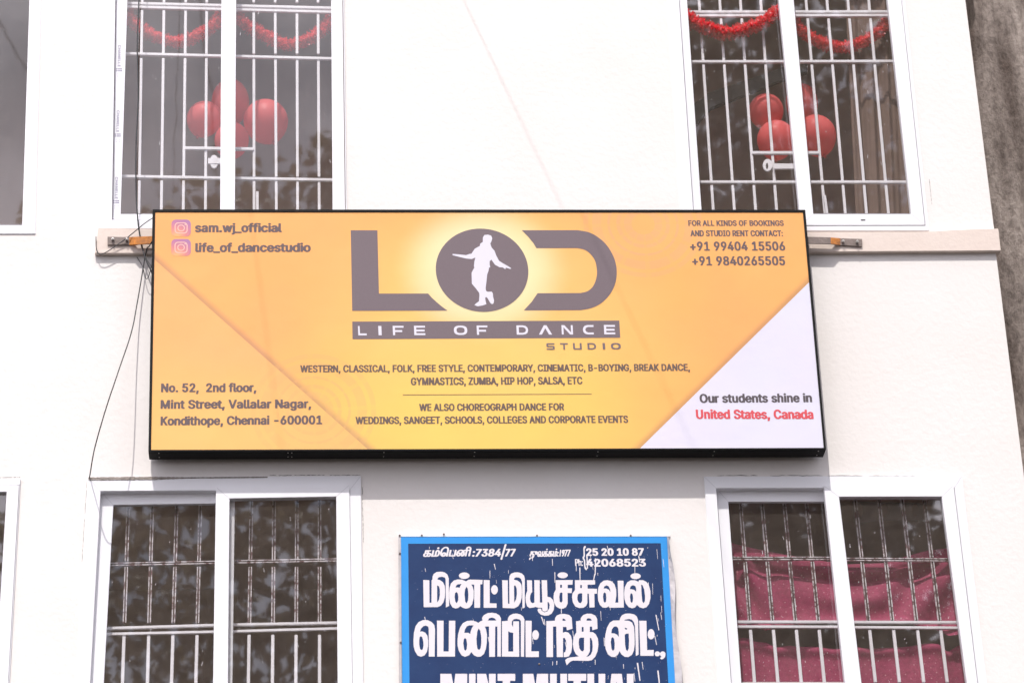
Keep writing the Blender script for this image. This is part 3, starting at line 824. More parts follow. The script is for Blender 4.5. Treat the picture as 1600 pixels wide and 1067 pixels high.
 '{': (0.537, ['464 1060 464 959 414 955 375 942 348 920 330 889 320 848 316 796 316 603 315 579 311 555 306 534 297 513 284 495 268 479 247 465 221 453 190 443 152 436 109 432 58 431 58 496 107 500 145 511 172 530 190 557 201 595 205 643 205 797 206 841 211 880 218 915 229 947 244 974 262 997 285 1016 311 1032 343 1044 378 1053 419 1058', '58 375 58 497 178 497 178 375', '58 376 58 441 109 439 152 435 190 428 221 418 247 406 268 391 284 375 297 356 306 336 311 315 315 291 316 267 316 76 320 24 330 -18 348 -49 375 -71 414 -84 464 -89 464 -189 419 -187 378 -182 343 -173 311 -161 285 -145 262 -126 244 -103 229 -75 218 -44 211 -9 206 30 205 74 205 228 201 276 190 314 172 342 145 361 107 372']),
}


def sans_segs(body, track=.0):
    out, x = [], 0.0
    for ch in body:
        a, loops_ = FONT[ch]
        for lp in loops_:
            q = [float(t) / 1000 for t in lp.split()]
            p = [(x + q[i], q[i + 1]) for i in range(0, len(q), 2)]
            out += [[*p[i], *p[(i + 1) % len(p)]] for i in range(len(p))]
        x += a + track
    return np.array(out)


def text_segs(body, space=1.0, shear=0.0):
    cu = bpy.data.curves.new('tmp', 'FONT')
    cu.body = body
    cu.space_character = space
    cu.shear = shear
    cu.resolution_u = 3
    ob = bpy.data.objects.new('tmp', cu)
    C.objects.link(ob)
    dg = bpy.context.evaluated_depsgraph_get()
    me = bpy.data.meshes.new_from_object(ob.evaluated_get(dg))
    cnt = {}
    for p in me.polygons:
        for k in p.edge_keys:
            cnt[k] = cnt.get(k, 0) + 1
    co = [v.co.copy() for v in me.vertices]
    segs = np.array([[co[a].x, co[a].y, co[b].x, co[b].y] for (a, b), c in cnt.items() if c == 1])
    bpy.data.objects.remove(ob)
    bpy.data.meshes.remove(me)
    bpy.data.curves.remove(cu)
    return segs


_h = {}
FONT_ASC = 1.04      # height of l against H


def ref_h(ch):
    if ch not in _h:
        s = text_segs(ch)
        _h[ch] = float(max(s[:, 1].max(), s[:, 3].max()))
    return _h[ch]


def flat_mesh(name, v, f, m, parent):
    me = bpy.data.meshes.new(name)
    me.from_pydata(v, [], f)
    me.materials.append(m)
    me.update()
    return link(name, me, parent)


def text(body, bl, br, top, y, m, parent, e=.05, ref='H', space=1.045, shear=0.0, step=1 / 20, name='lettering'):
    """one line of lettering from pixel bl to br on its baseline, reference letter reaching pixel row top"""
    a, b = P(*bl, y), P(*br, y)
    mid = ((bl[0] + br[0]) / 2, (bl[1] + br[1]) / 2)
    H = P(mid[0], top, y).z - P(*mid, y).z
    if all(c in FONT for c in body):
        s = sans_segs(body, space - 1.0)
        s[:, [0, 2]] += s[:, [1, 3]] * shear
        if ref.islower():
            s /= FONT_ASC
    else:
        s = text_segs(body, space, shear) / ref_h(ref)
    x0 = min(s[:, 0].min(), s[:, 2].min())
    x1 = max(s[:, 0].max(), s[:, 2].max())
    Wd = (b - a).length / H
    k = .5                                   # strokes fatten twice as much sideways as up and down
    ex, ey = e, e * k
    xs = (Wd - 2 * ex) / (x1 - x0)
    s[:, [0, 2]] = ((s[:, [0, 2]] - x0) * xs + ex) * k
    s[:, [1, 3]] = s[:, [1, 3]] * (1 - 2 * ey) + ey
    lo = min(s[:, 1].min(), s[:, 3].min())
    hi = max(s[:, 1].max(), s[:, 3].max())
    dirx = (b - a) / Wd
    v, f = sdf_mesh(s, -.1, Wd * k + .1, lo - e - .1, hi + e + .1, step * .8, ey, lambda x, t: a + dirx * (x / k) + Vector((0, 0, H * t)))
    return flat_mesh(name, v, f, m, parent)


def fill(polys, y, m, parent, name='lettering', step=None):
    """even-odd union of pixel polygons [[outer, hole, ...], ...] laid on plane y"""
    allp = [p for g in polys for q in g for p in q]
    x0, x1 = min(p[0] for p in allp), max(p[0] for p in allp)
    y0, y1 = min(p[1] for p in allp), max(p[1] for p in allp)
    step = step or .4
    nx, ny = int((x1 - x0) / step) + 4, int((y1 - y0) / step) + 4
    xs = x0 - step * 1.37 + np.arange(nx) * step
    ys = y0 - step * 1.41 + np.arange(ny) * step
    D = np.full((ny, nx), -9.0)
    for g in polys:
        sg = np.array([[*q[i], *q[(i + 1) % len(q)]] for q in g for i in range(len(q))], float)
        i0 = max(0, int((sg[:, [0, 2]].min() - xs[0]) / step) - 2)
        i1 = min(nx, int((sg[:, [0, 2]].max() - xs[0]) / step) + 3)
        j0 = max(0, int((sg[:, [1, 3]].min() - ys[0]) / step) - 2)
        j1 = min(ny, int((sg[:, [1, 3]].max() - ys[0]) / step) + 3)
        for c in range(i0, i1, 32):
            ce = min(i1, c + 32)
            gx, gy = np.meshgrid(xs[c:ce], ys[j0:j1])
            ax, ay, bx, by = (sg[:, i][:, None, None] for i in range(4))
            dx, dy = bx - ax, by - ay
            t = np.clip(((gx - ax) * dx + (gy - ay) * dy) / (dx * dx + dy * dy + 1e-12), 0, 1)
            d = np.sqrt(((gx - ax - t * dx) ** 2 + (gy - ay - t * dy) ** 2).min(0))
            cr = ((ax > gx) != (bx > gx))
            yy = ay + (gx - ax) * dy / np.where(np.abs(dx) < 1e-12, 1e-12, dx)
            ins = (cr & (yy > gy)).sum(0) % 2 == 1
            D[j0:j1, c:ce] = np.maximum(D[j0:j1, c:ce], np.where(ins, d, -d))
    v, f = cells(D, xs, ys, lambda a, b: P(a, b, y))
    f = [q[::-1] for q in f]
    return flat_mesh(name, v, f, m, parent)


def ell(cx, cy, rx, ry, n=28, shear=0.0):
    return [(cx + rx * math.cos(2 * math.pi * i / n) + shear * ry * math.sin(2 * math.pi * i / n), cy + ry * math.sin(2 * math.pi * i / n)) for i in range(n)]


def curve(pts, n=6, closed=False):
    """Catmull-Rom through the points"""
    out = []
    N = len(pts)
    pts = [Vector(p) for p in pts]
    for i in range(N if closed else N - 1):
        if closed:
            a, b, c, d = pts[i - 1], pts[i], pts[(i + 1) % N], pts[(i + 2) % N]
        else:
            a, b, c, d = pts[max(i - 1, 0)], pts[i], pts[i + 1], pts[min(i + 2, N - 1)]
        for k in range(n):
            t = k / n
            out.append(.5 * ((2 * b) + (c - a) * t + (2 * a - 5 * b + 4 * c - d) * t * t + (3 * b - a - 3 * c + d) * t ** 3))
    if not closed:
        out.append(pts[-1])
    return out


# ------------------------------------------------------------------ ground and street (below the picture)
g = MB()
g.add([(-400, -400, 0), (400, -400, 0), (400, 400, 0), (-400, 400, 0)], [(0, 1, 2, 3)])
tag(g.obj('ground', mat('dusty_ground', (.05, .042, .036), .95, .3, .4, .3, 20)), 'dusty bare ground below the building', kind='structure')  # ground colour kept dark to stand in for shade on the street
g = MB()
g.add([(-200, -11, .006), (200, -11, .006), (200, -3, .006), (-200, -3, .006)], [(0, 1, 2, 3)])
tag(g.obj('road', mat('asphalt', (.055, .053, .05), .9, .3, 3, .4, 90)), 'grey asphalt street in front of the building', kind='structure')

# ------------------------------------------------------------------ building: wall with window openings
bld = thing('building', (0, 0, 0), 'white plastered building with sliding windows on two floors behind the orange signboard', 'building')
# line pairs ((x,y),(x,y)) in photo pixels: outer frame and everything inside it
UT, LB = -150, 1290        # where the upper windows end above and the lower ones below the picture
WIN = {
    'far_up': dict(L=((-330, 0), (-345, 351)), Rr=((64.5, 0), (55.5, 366)), T=UT, B=(366, 366)),
    'UL': dict(L=((160, 0), (153.5, 356)), Rr=((537.8, 0), (541.9, 326)), T=UT, B=(357, 357)),
    'UR': dict(L=((1043, 0), (1063, 326)), Rr=((1414, 0), (1452, 360)), T=UT, B=(361, 360)),
    'far_low': dict(L=((-330, 745), (-350, 1067)), Rr=((32, 747), (14.5, 1067)), T=747, B=LB),
    'LL': dict(L=((137, 745), (119.6, 1067)), Rr=((564, 743), (567.5, 1067)), T=(745.5, 743), B=LB),
    'LR': dict(L=((1100, 744), (1122, 1067)), Rr=((1503, 743), (1542, 1067)), T=(744, 743), B=LB),
}


def quad(L, Rr, T, B, y):
    """world corner points TL, BL, BR, TR (counter-clockwise seen from the street)"""
    T = T if isinstance(T, tuple) else (T, T)
    B = B if isinstance(B, tuple) else (B, B)
    return [P(lx(L, T[0]), T[0], y), P(lx(L, B[0]), B[0], y), P(lx(Rr, B[1]), B[1], y), P(lx(Rr, T[1]), T[1], y)]


TH = .22
xr_up, xr_lo = (P(1511, 0).x + P(1550, 356).x) / 2, (P(1555, 397).x + P(1600, 735).x) / 2
zb = P(1560, 375).z
outer = [(-7.5, 0, 13.4), (-7.5, 0, .0), (xr_lo, 0, .0), (xr_lo, 0, zb), (xr_up, 0, zb), (xr_up, 0, 13.4)]
from mathutils.geometry import tessellate_polygon
loops = [[Vector(p) for p in outer]]
holes = {}
for k, d in WIN.items():
    h = quad(d['L'], d['Rr'], d['T'], d['B'], 0.0)
    # the opening is a little smaller than the frame that covers it
    c = sum(h, Vector()) / 4
    h = [p + (c - p).normalized() * .012 for p in h]
    holes[k] = h
    loops.append(h)
wm = MB()
flat = [p for lp in loops for p in lp]
tris = tessellate_polygon([[Vector((p.x, p.z, 0)) for p in lp] for lp in loops])
tris = [t if (flat[t[1]] - flat[t[0]]).cross(flat[t[2]] - flat[t[0]]).y < 0 else t[::-1] for t in tris]
wm.add(flat, tris)
for lp in loops:
    nn = len(lp)
    wm.add([p for p in lp] + [Vector((p.x, TH if lp is not loops[0] else 7.0, p.z)) for p in lp],
           [(i, (i + 1) % nn, nn + (i + 1) % nn, nn + i) for i in range(nn)])
wm.obj('wall', M['wall'], bld)
# rooms behind the windows, one per floor
zf = P(700, 560).z
for z0, z1, dp in ((zf + .02, 13.2, 1.5), (5.2, zf - .16, 3.0)):
    b = MB()
    x0, x1 = -7.3, xr_lo - .15
    b.add([(x0, .01, z0), (x1, .01, z0), (x1, dp, z0), (x0, dp, z0), (x0, .01, z1), (x1, .01, z1), (x1, dp, z1), (x0, dp, z1)],
          [(4, 7, 6, 5), (2, 3, 7, 6), (1, 2, 6, 5), (3, 0, 4, 7)])
    b.add([(x0, .01, z0), (x1, .01, z0), (x1, dp, z0), (x0, dp, z0)], [(0, 1, 2, 3)], 1)
    b.obj('room', [M['room'], M['roomfloor']], bld)
# slab band between the floors
bd = MB()
top = [(153.7, 356.5), (400, 360), (900, 361), (1255, 362.5), (1445, 362), (1500, 359), (1560, 357)]
bot = [(1564, 392), (1264, 394), (700, 396), (148, 396)]
bd.prism([P(u, v, -.03) for u, v in top[::-1]] + [P(u, v, -.03) for u, v in bot[::-1]], .1)
bd.obj('slab_band', M['band'], bld, bevel=.003)


def ragged(px, wd, y, amp, seed, n=60):
    """a broken dark seam along pixel points"""
    rnd = random.Random(seed)
    pts = []
    for k in range(len(px) - 1):
        for i in range(n):
            t = i / n
            pts.append((px[k][0] + (px[k + 1][0] - px[k][0]) * t, px[k][1] + (px[k + 1][1] - px[k][1]) * t))
    m = MB()
    i = 0
    while i < len(pts) - 2:
        j = min(len(pts) - 1, i + rnd.randint(2, 9))
        tp, bt = [], []
        for q in range(i, j + 1):
            h = wd * rnd.uniform(.35, 1.0) if i < q < j else wd * .15
            o = rnd.uniform(-amp, amp)
            a = (pts[q][0], pts[q][1])
            vert = abs(px[-1][1] - px[0][1]) > abs(px[-1][0] - px[0][0])
            tp.append(P(a[0] + (h + o if vert else 0), a[1] - (0 if vert else h + o), y))
            bt.append(P(a[0] - (h - o if vert else 0), a[1] + (0 if vert else h - o), y))
        for q in range(len(tp) - 1):
            m.add([tp[q], bt[q], bt[q + 1], tp[q + 1]], [(0, 1, 2, 3)])
        i = j + rnd.choice((0, 0, 0, 1, 3))
    return m


cr = MB()
for px, wd, amp, sd in (([(0, 746), (32, 745.5)], .7, .3, 1), ([(1120, 742.6), (1503, 743.6)], .55, .5, 2), ([(420, 742.5), (566, 742)], .5, .4, 3),
                        ([(566, 760), (568, 850)], .35, .4, 9), ([(1448, 358), (1449, 364)], .6, .3, 5),
                        ([(136, 752), (128, 880)], .3, .25, 8), ([(1462, 365), (1545, 369)], .25, 1.2, 7), ([(1452, 280), (1456, 320)], .35, .4, 6)):
    mm = ragged(px, wd, -.0008, amp, sd)
    cr.add(mm.v, mm.f)
cr.obj('crack', M['gap'], bld)
sm_ = MB()
rq = random.Random(3)
tp_, bt_ = [], []
for i in range(141):
    u = 138 + 2 * i
    h = (2.6 if u < 235 else 2.6 - 1.5 * min(1, (u - 235) / 60)) * rq.uniform(.75, 1.15)
    v = 747.3 - .008 * (u - 138)
    tp_.append(P(u, v - h * .8, -.0135))
    bt_.append(P(u, v + h, -.0145))
for i in range(140):
    sm_.add([tp_[i], bt_[i], bt_[i + 1], tp_[i + 1]], [(0, 1, 2, 3)])
    sm_.add([tp_[i], tp_[i + 1], tp_[i + 1] + Vector((0, .015, 0)), tp_[i] + Vector((0, .015, 0))], [(0, 1, 2, 3)])
sm_.obj('sealant', M['seal'], bld)

# ------------------------------------------------------------------ windows
rs = random.Random(4)


def flecks(mb, q, n, mi, y, big=1.0):
    """paint flecks and drip marks on a pane; q = TL, BL, BR, TR world corners"""
    for i in range(n):
        a, b = rs.random(), rs.random()
        p = q[0].lerp(q[3], a).lerp(q[1].lerp(q[2], a), b)
        h = rs.choice((.002, .002, .002, .003, .003, .004, .006, .009, .022)) * big
        ww = rs.uniform(.0007, .0014)
        sk = rs.uniform(-.25, .35) * h
        mb.add([(p.x - ww, y, p.z), (p.x + ww, y, p.z), (p.x + ww * .7 + sk, y, p.z + h), (p.x - ww * .4 + sk, y, p.z + h * 1.05)], [(0, 1, 2, 3)], mi)


def window(key, frame_in, left_glass, right_glass, right_out, left_out=None, label=None, fl=60, fy=-.012, sy=-.020):
    """sliding window: outer frame, rear (left) sash, front (right) sash, one pane each"""
    d = WIN[key]
    f = MB()
    f.ring(quad(d['L'], d['Rr'], d['T'], d['B'], fy), quad(*frame_in, fy), .075)
    f.seams(quad(d['L'], d['Rr'], d['T'], d['B'], fy - .0004), quad(*frame_in, fy - .0004), 1)
    win = f.obj('window', [M['upvc'], M['seam']], bld, bevel=.0018)
    if label:
        win['label'] = label
    lo = left_out
    s = MB()
    s.ring(quad(*lo, .031), quad(*left_glass, .031), .058)
    s.seams(quad(*lo, .0306), quad(*left_glass, .0306), 1)
    s.obj('sash', [M['upvc'], M['seam']], win, bevel=.0015)
    s = MB()
    s.ring(quad(*right_out, sy), quad(*right_glass, sy), .022)
    s.seams(quad(*right_out, sy - .0004), quad(*right_glass, sy - .0004), 1)
    s.obj('sash', [M['upvc'], M['seam']], win, bevel=.0018)
    for gq, y in ((left_glass, .046), (right_glass, .006)):
        q = quad(*gq, y)
        c = sum(q, Vector()) / 4
        q = [p + (p - c).normalized() * .006 for p in q]
        gm = MB()
        gm.add(q, [(0, 1, 2, 3)])
        flecks(gm, q, fl, 1, y - .0006)
        gm.obj('pane', [M['glass'], M['lettw']], win)
        # dark rubber gasket around the pane
        gk = MB()
        qi = [p + (c - p).normalized() * .009 for p in q]
        gk.ring([Vector((p.x, y - .003, p.z)) for p in q], [Vector((p.x, y - .003, p.z)) for p in qi], y + .003)
        gk.obj('gasket', M['gasket'], win)
    return win


M['gasket'] = mat('grey_gasket', (.16, .15, .16), .7)

wUL = window('UL', (((180, 0), (174.6, 343)), ((536.3, 0), (540.3, 326)), UT + 18, (343.5, 343.5)),
             (((199, 0), (188.5, 334)), ((352, 0), (350, 326)), UT + 36, (334.5, 335)),
             (((369, 0), (367, 326)), ((517.5, 0), (519.8, 326)), UT + 30, (336, 336)),
             (((346, 0), (344, 326)), ((535, 0), (539, 326)), UT + 12, (346, 346)),
             (((181.5, 0), (176, 343)), ((362, 0), (360, 326)), UT + 20, (343, 343)),
             'upper left window with printed film on its left stile and pink balloons behind')
wUR = window('UR', (((1061, 0), (1083, 326)), ((1409, 0), (1446, 352)), UT + 18, (353, 353)),
             (((1073.4, 0), (1095.9, 326)), ((1222, 0), (1254, 326)), UT + 36, (334, 334)),
             (((1240, 0), (1270, 326)), ((1387, 0), (1423.8, 333)), UT + 30, (334.5, 334.5)),
             (((1217, 0), (1249, 326)), ((1408.3, 0), (1445, 351)), UT + 12, (352.3, 352)),
             (((1061.5, 0), (1083.5, 326)), ((1228, 0), (1260, 326)), UT + 20, (351, 351)),
             'upper right window with red balloons behind and brown curtain')
wLL = window('LL', (((157, 767), (140.6, 1067)), ((546.5, 757), (551, 1067)), (767, 765), LB - 20),
             (((177, 789), (162, 1067)), ((345, 787), (341, 1067)), (788.5, 786), LB - 50),
             (((358.5, 778), (356, 1067)), ((525.4, 776), (527.8, 1067)), (778.5, 775.5), LB - 45),
             (((337.5, 760), (333, 1067)), ((546, 757.5), (550.5, 1067)), (760.5, 757.5), LB - 18),
             (((157.5, 767), (141.5, 1067)), ((367, 767), (363, 1067)), (767.5, 765.5), LB - 25),
             'lower left window with dark glass and flaking grille')
wLR = window('LR', (((1119, 763), (1142.5, 1067)), ((1491, 759), (1528.5, 1067)), (762.5, 762), LB - 20),
             (((1137.8, 783), (1158.4, 1067)), ((1293, 783), (1325, 1067)), (783.5, 783.5), LB - 50),
             (((1311, 776), (1346, 1067)), ((1471.6, 776), (1511, 1067)), (775.8, 775.5), LB - 45),
             (((1287.5, 760), (1320.5, 1067)), ((1490, 758), (1527.5, 1067)), (758.5, 757.5), LB - 18),
             (((1119.5, 763), (1143, 1067)), ((1300, 765), (1332, 1067)), (763, 763), LB - 25),
             'lower right window with maroon cloth hung behind the grille', 80)
wFU = window('far_up', (((-320, 0), (-335, 351)), ((62, 0), (53, 360)), UT + 18, (362, 362)),
             (((-305, 0), (-320, 351)), ((-150, 0), (-160, 351)), UT + 36, (350, 350)),
             (((-130, 0), (-140, 351)), ((46, 0), (34.7, 351)), UT + 30, (351.2, 351.8)),
             (((-150, 0), (-160, 351)), ((64, 0), (55, 366)), UT + 12, (365.5, 365.5)),
             (((-318, 0), (-333, 351)), ((-136, 0), (-145, 351)), UT + 20, (361, 361)),
             'upper window cut by the left picture edge', 60, -.004, -.006)
wFL = window('far_low', (((-320, 745), (-340, 1067)), ((30, 767), (13, 1067)), 757, LB - 20),
             (((-305, 745), (-320, 1067)), ((-150, 745), (-160, 1067)), 785, LB - 50),
             (((-130, 745), (-140, 1067)), ((10.5, 768), (-7.5, 1067)), 768, LB - 45),
             (((-150, 745), (-160, 1067)), ((29.5, 760), (12.5, 1067)), 757.5, LB - 18),
             (((-318, 745), (-333, 1067)), ((-136, 745), (-145, 1067)), 766, LB - 25),
             'lower window cut by the left picture edge')

# slim drip sill below the upper right window
s = MB()
s.prism([P(1245, 353.5, -.017), P(1245, 360, -.017), P(1445.5, 360, -.017), P(1445, 353, -.017)], .0)
s.obj('sill', M['upvc'], wUR)
s = MB()
s.prism([P(1345, 343, -.0215), P(1345, 344.6, -.0215), P(1352, 344.6, -.0215), P(1352, 343, -.0215)], -.018)
s.obj('drain_slot', M['gap'], wUR)

# printed protective film on the rear stile of the upper left window
for yy in (-70, 70, 172, 276):
    ctr = lx(((189, 0), (181.5, 340)), yy + 18)
    for dx, body, hgt, e in ((0, 'CHANELLE', 34, .03),):
        a, b = P(ctr - 2.2, yy + 1, .0302), P(ctr - 3.0, yy + 1 + hgt, .0302)
        sg = sans_segs(body, .06)
        x0, x1 = sg[:, [0, 2]].min(), sg[:, [0, 2]].max()
        Ht = .0145
        Wd = (b - a).length / Ht
        sg[:, [0, 2]] = (sg[:, [0, 2]] - x0) * Wd / (x1 - x0)
        dr = (b - a).normalized() * Ht
        vv, ff = sdf_mesh(sg, -.1, Wd + .1, -.15, 1.15, 1 / 14, e, lambda x, t: a + dr * x + Vector((Ht * t, 0, 0)))
        flat_mesh('film_lettering', vv, ff, M['tape'], wUL)
    sq = MB()
    for (cx, cy) in ((-1.6, 38), (.6, 38), (2.8, 38), (-1.6, 41), (.6, 41), (2.8, 41), (-4.5, 38), (-4.5, 41), (-3, 46), (2, 46), (-3, 49.5), (2, 49.5)):
        h = .9 if cy < 45 else .5
        u, v = ctr + cx, yy + cy
        sq.add([P(u - h, v - h, .0303), P(u - h, v + h, .0303), P(u + h, v + h, .0303), P(u + h, v - h, .0303)], [(0, 1, 2, 3)])
    sq.obj('film_lettering', M['tape'], wUL)


# ------------------------------------------------------------------ grilles (bars behind the panes)
def bar(mb, a, b, wpx, y, mi=0, dep=.016):
    """flat bar from pixel a to b, wpx photo pixels wide"""
    A, B = P(*a, y), P(*b, y)
    h = wpx / 285.0 / 2
    d = (B - A).normalized()
    nrm = Vector((-d.z, 0, d.x)) * h
    mb.prism([A + nrm, A - nrm, B - nrm, B + nrm], y + dep, mi)


def grille(win, hbars, vbars, ys, y, m, extra=(), wv=4.4, wh=5.0, name='grille'):
    mb = MB()
    for a, b in hbars:
        bar(mb, a, b, wh, y)
    for l_ in vbars:
        for (t0, t1) in ys:
            bar(mb, (lx(l_, t0), t0), (lx(l_, t1), t1), wv, y + .006, dep=.014)
    for a, b, ww in extra:
        bar(mb, a, b, ww, y - .002)
    return mb.obj(name, m, win, bevel=.0015)


def V(a, ya, b, yb):
    return ((a, ya), (b, yb))


BY = .115
vUL = [V(221.8, 20, 217, 330), V(256, 20, 252, 330), V(290, 20, 286.3, 330), V(322.9, 20, 321, 330), V(360, 20, 358, 330),
       V(396.5, 20, 397, 330), V(430, 20, 431.8, 330), V(464, 20, 465, 330), V(497, 20, 498.8, 330)]
grille(wUL, [((196, 4.8), (519, 12.5)), ((196, 10.5), (519, 18.8)), ((196, 83.5), (519, 91.5)), ((186, 275), (520, 280.8)), ((190, -70), (520, -62))],
       vUL, [(-140, 4), (16, 84), (91, 276), (282, 350)], BY, M['barw'], [((289, 231), (397, 232.5), 5.5)])
vUR = [V(1093, 10, 1114.4, 325), V(1125.3, 10, 1147.4, 325), V(1157.6, 10, 1180.6, 325), V(1189.4, 10, 1213.4, 325), V(1225, 10, 1250, 325),
       V(1260.3, 10, 1288.4, 325), V(1293, 10, 1320.3, 325), V(1325.8, 10, 1353.4, 325), V(1358.5, 10, 1387.8, 325)]
grille(wUR, [((1074, 18.4), (1389, 18.2)), ((1074, 24.4), (1390, 24)), ((1079, 96.2), (1396, 95.6)), ((1092, 284), (1416, 284)), ((1068, -60), (1385, -60))],
       vUR, [(-140, 17), (29, 95), (101, 283), (289, 350)], BY, M['barw'], [((1175, 238.4), (1280, 238.4), 5.5)])
vLL = [V(197.8, 870, 191.3, 1067), V(235.7, 870, 230.3, 1067), V(273.8, 870, 268, 1067), V(311, 870, 306, 1067), V(350, 870, 347, 1067),
       V(391.3, 870, 388, 1067), V(427.5, 870, 425.6, 1067), V(463.5, 870, 462.2, 1067), V(499.3, 870, 499.3, 1067)]


def flaked(win, vb, hb, y0, y1, y):
    """bars of iron with two ragged white painted edges"""
    mb = MB()
    for l_ in vb:
        for t0, t1 in y0:
            bar(mb, (lx(l_, t0), t0), (lx(l_, t1), t1), 3.0, y + .006, 1, .012)
            for o in (-2.0, 2.0):
                bar(mb, (lx(l_, t0) + o, t0), (lx(l_, t1) + o, t1), 1.5, y + .003, 0, .014)
    for a, b in hb:
        bar(mb, a, b, 3.0, y + .004, 1, .014)
        for o in (-1.7, 1.7):
            bar(mb, (a[0], a[1] + o), (b[0], b[1] + o), 1.5, y, 0, .015)
    mb.obj('grille', [M['peel'], M['ironred']], win)


flaked(wLL, vLL, [((168, 881.2), (346, 877.5)), ((346, 877.5), (528, 874))], [(778, 876), (885, 972)], 0, BY)
grille(wLL, [((164, 980.8), (346, 975.5)), ((346, 975.5), (529, 972)), ((164, 989.8), (346, 986)), ((346, 986), (529, 981)), ((150, 1180), (530, 1176))],
       vLL, [(991, 1176)], BY, M['barw'], wh=4.2, wv=4.8)
vLR = [V(1157.5, 790, 1178.7, 1060), V(1191.3, 790, 1215.3, 1060), V(1226, 790, 1251.7, 1060), V(1260.7, 790, 1287.8, 1060), V(1298, 790, 1327, 1060),
       V(1337.5, 790, 1367.5, 1060), V(1374.5, 790, 1405, 1060), V(1411, 790, 1443, 1060), V(1446, 790, 1479.7, 1060)]
flaked(wLR, vLR, [((1143, 871.6), (1300, 871.6)), ((1300, 873), (1484, 874))], [(777, 870), (877, 968)], 0, BY)
grille(wLR, [((1150, 970.6), (1320, 970.6)), ((1320, 971), (1500, 971.3)), ((1150, 978.2), (1320, 978.5)), ((1320, 979), (1500, 980)), ((1155, 1066.8), (1325, 1066.8))],
       vLR, [(983, 1065), (1069, 1180)], BY, M['barw'], wh=4.2, wv=4.8)

# latches and lever handles inside the upper windows
def latch(win, disc, strip, y):
    mb = MB()
    (cx, cy, rx, ry) = disc
    mb.prism([P(u, v, y) for u, v in ell(cx, cy, rx, ry, 20)][::-1], y + .012)
    (a, b, c, d) = strip
    mb.prism([P(a, b, y - .003), P(a, d, y - .003), P(c, d, y - .003), P(c, b, y - .003)], y + .009)
    mb.obj('latch', M['barw'], win, bevel=.001)


latch(wUL, (334.5, 252.5, 6.5, 10.5), (325, 247, 347, 255.8), BY - .012)
latch(wUR, (1199.5, 258, 7.5, 9.5), (1209.5, 255.6, 1240, 263.8), BY - .012)
sm2 = MB()
sm2.prism([P(u, v, BY - .0125) for u, v in ell(1198.5, 259.5, 1.8, 5, 12)][::-1], BY - .012)
sm2.obj('latch_hole', M['gap'], wUR)
for win, (u0_, v0_, u1_, v1_, wd) in ((wUL, (402, 299, 402.3, 345, 4.2)), (wUR, (1288.5, 305, 1294, 345, 4.2))):
    mb = MB()
    bar(mb, (u0_, v0_), (u1_, v1_), wd, BY - .02, dep=.012)
    mb.obj('lever', M['barw'], win, bevel=.001)

# ------------------------------------------------------------------ balloons
def balloon(u, v, rx, ry, y, label, tilt=0.0, tail=None):
    c = P(u, v, y)
    k = 1 / 285.0 * (1 + y / 15)
    bx, bz = rx * k, ry * k / math.cos(PITCH) * .97
    o = thing('balloon', c, label, 'balloon', 'balloons behind the upper windows')

    def shp(d):
        t = (1 - d.z) / 2
        f = 1.0 if d.z > 0 else 1.0 - .16 * d.z * d.z
        return Vector((d.x * f, d.y * f, d.z * (1.0 if d.z > 0 else 1.08)))

    m = MB()
    m.ball((0, 0, 0), (bx, bx, bz), 32, 20, 0, shp)
    rot = Euler((0, tilt, 0)).to_matrix()
    m.v = [tuple(c + rot @ Vector(p)) for p in m.v]
    bo = m.obj('skin', M['balloon'], o, True)
    q = MB()
    tip = c + rot @ Vector((0, 0, -bz * 1.08))
    dn = rot @ Vector((0, 0, -1))
    q.tube([tip - dn * .004, tip + dn * .004, tip + dn * .010, tip + dn * .017], [.010, .004, .007, .010], 10)
    q.obj('knot', M['balloon'], o, True)


balloon(360, 160, 31, 38, .42, 'pink balloon at the top of the cluster in the upper left window')
balloon(319, 186.5, 28.5, 28, .34, 'pink balloon left of the window stile in the upper left window', .3)
balloon(415.5, 190, 36.5, 34.5, .32, 'largest pink balloon, right of the stile in the upper left window', -.3)
balloon(362, 220, 28, 29, .30, 'pink balloon lowest in the cluster of the upper left window, beside the latch', .15)
balloon(1197, 174, 29, 27.5, .33, 'red balloon on the left of the cluster in the upper right window', .3)
balloon(1253, 162, 27, 33, .42, 'red balloon peeking over the cluster, right of the stile of the upper right window')
balloon(1213, 219, 32, 31, .28, 'red balloon low beside the latch in the upper right window', .1)
balloon(1276, 212, 32.5, 33, .30, 'red balloon right of the stile and lowest on that side in the upper right window', -.25)

# ------------------------------------------------------------------ tinsel garlands
def garland(px, y, label, rad=.040, seed=1):
    rnd = random.Random(seed)
    sp = [P(u, v, y) for u, v in [(p.x, p.y) for p in curve([Vector((a, b)) for a, b in px], 12)]]
    o = MB()
    o.tube(sp, [rad * .78 * (.80 + .24 * math.sin((k * 1.55) + seed)) for k in range(len(sp))], 10)
    gb = MB()
    N = len(sp)
    for i in range(6500):
        t = rnd.random() * (N - 1)
        k = int(t)
        p = sp[k].lerp(sp[min(k + 1, N - 1)], t - k)
        clump = .72 + .34 * math.sin(t * 1.55 + seed) + .12 * math.sin(t * 4.1)
        d = Vector((rnd.gauss(0, 1), rnd.gauss(0, 1), rnd.gauss(0, 1))).normalized()
        L = rad * rnd.uniform(.75, 1.05) * clump * 1.12
        s_ = d.cross(Vector((rnd.gauss(0, 1), rnd.gauss(0, 1), rnd.gauss(0, 1)))).normalized() * .0042
        q = p + d * L
        gb.add([p - s_ * .5, p + s_ * .5, q + s_, q - s_], [(0, 1, 2, 3)])
    t_ = thing('garland', sp[N // 2], label, 'garland', 'red tinsel garlands in the upper windows')
    o.obj('cord', M['tinsel'], t_, True)
    gb.obj('tinsel', M['tinsel'], t_)


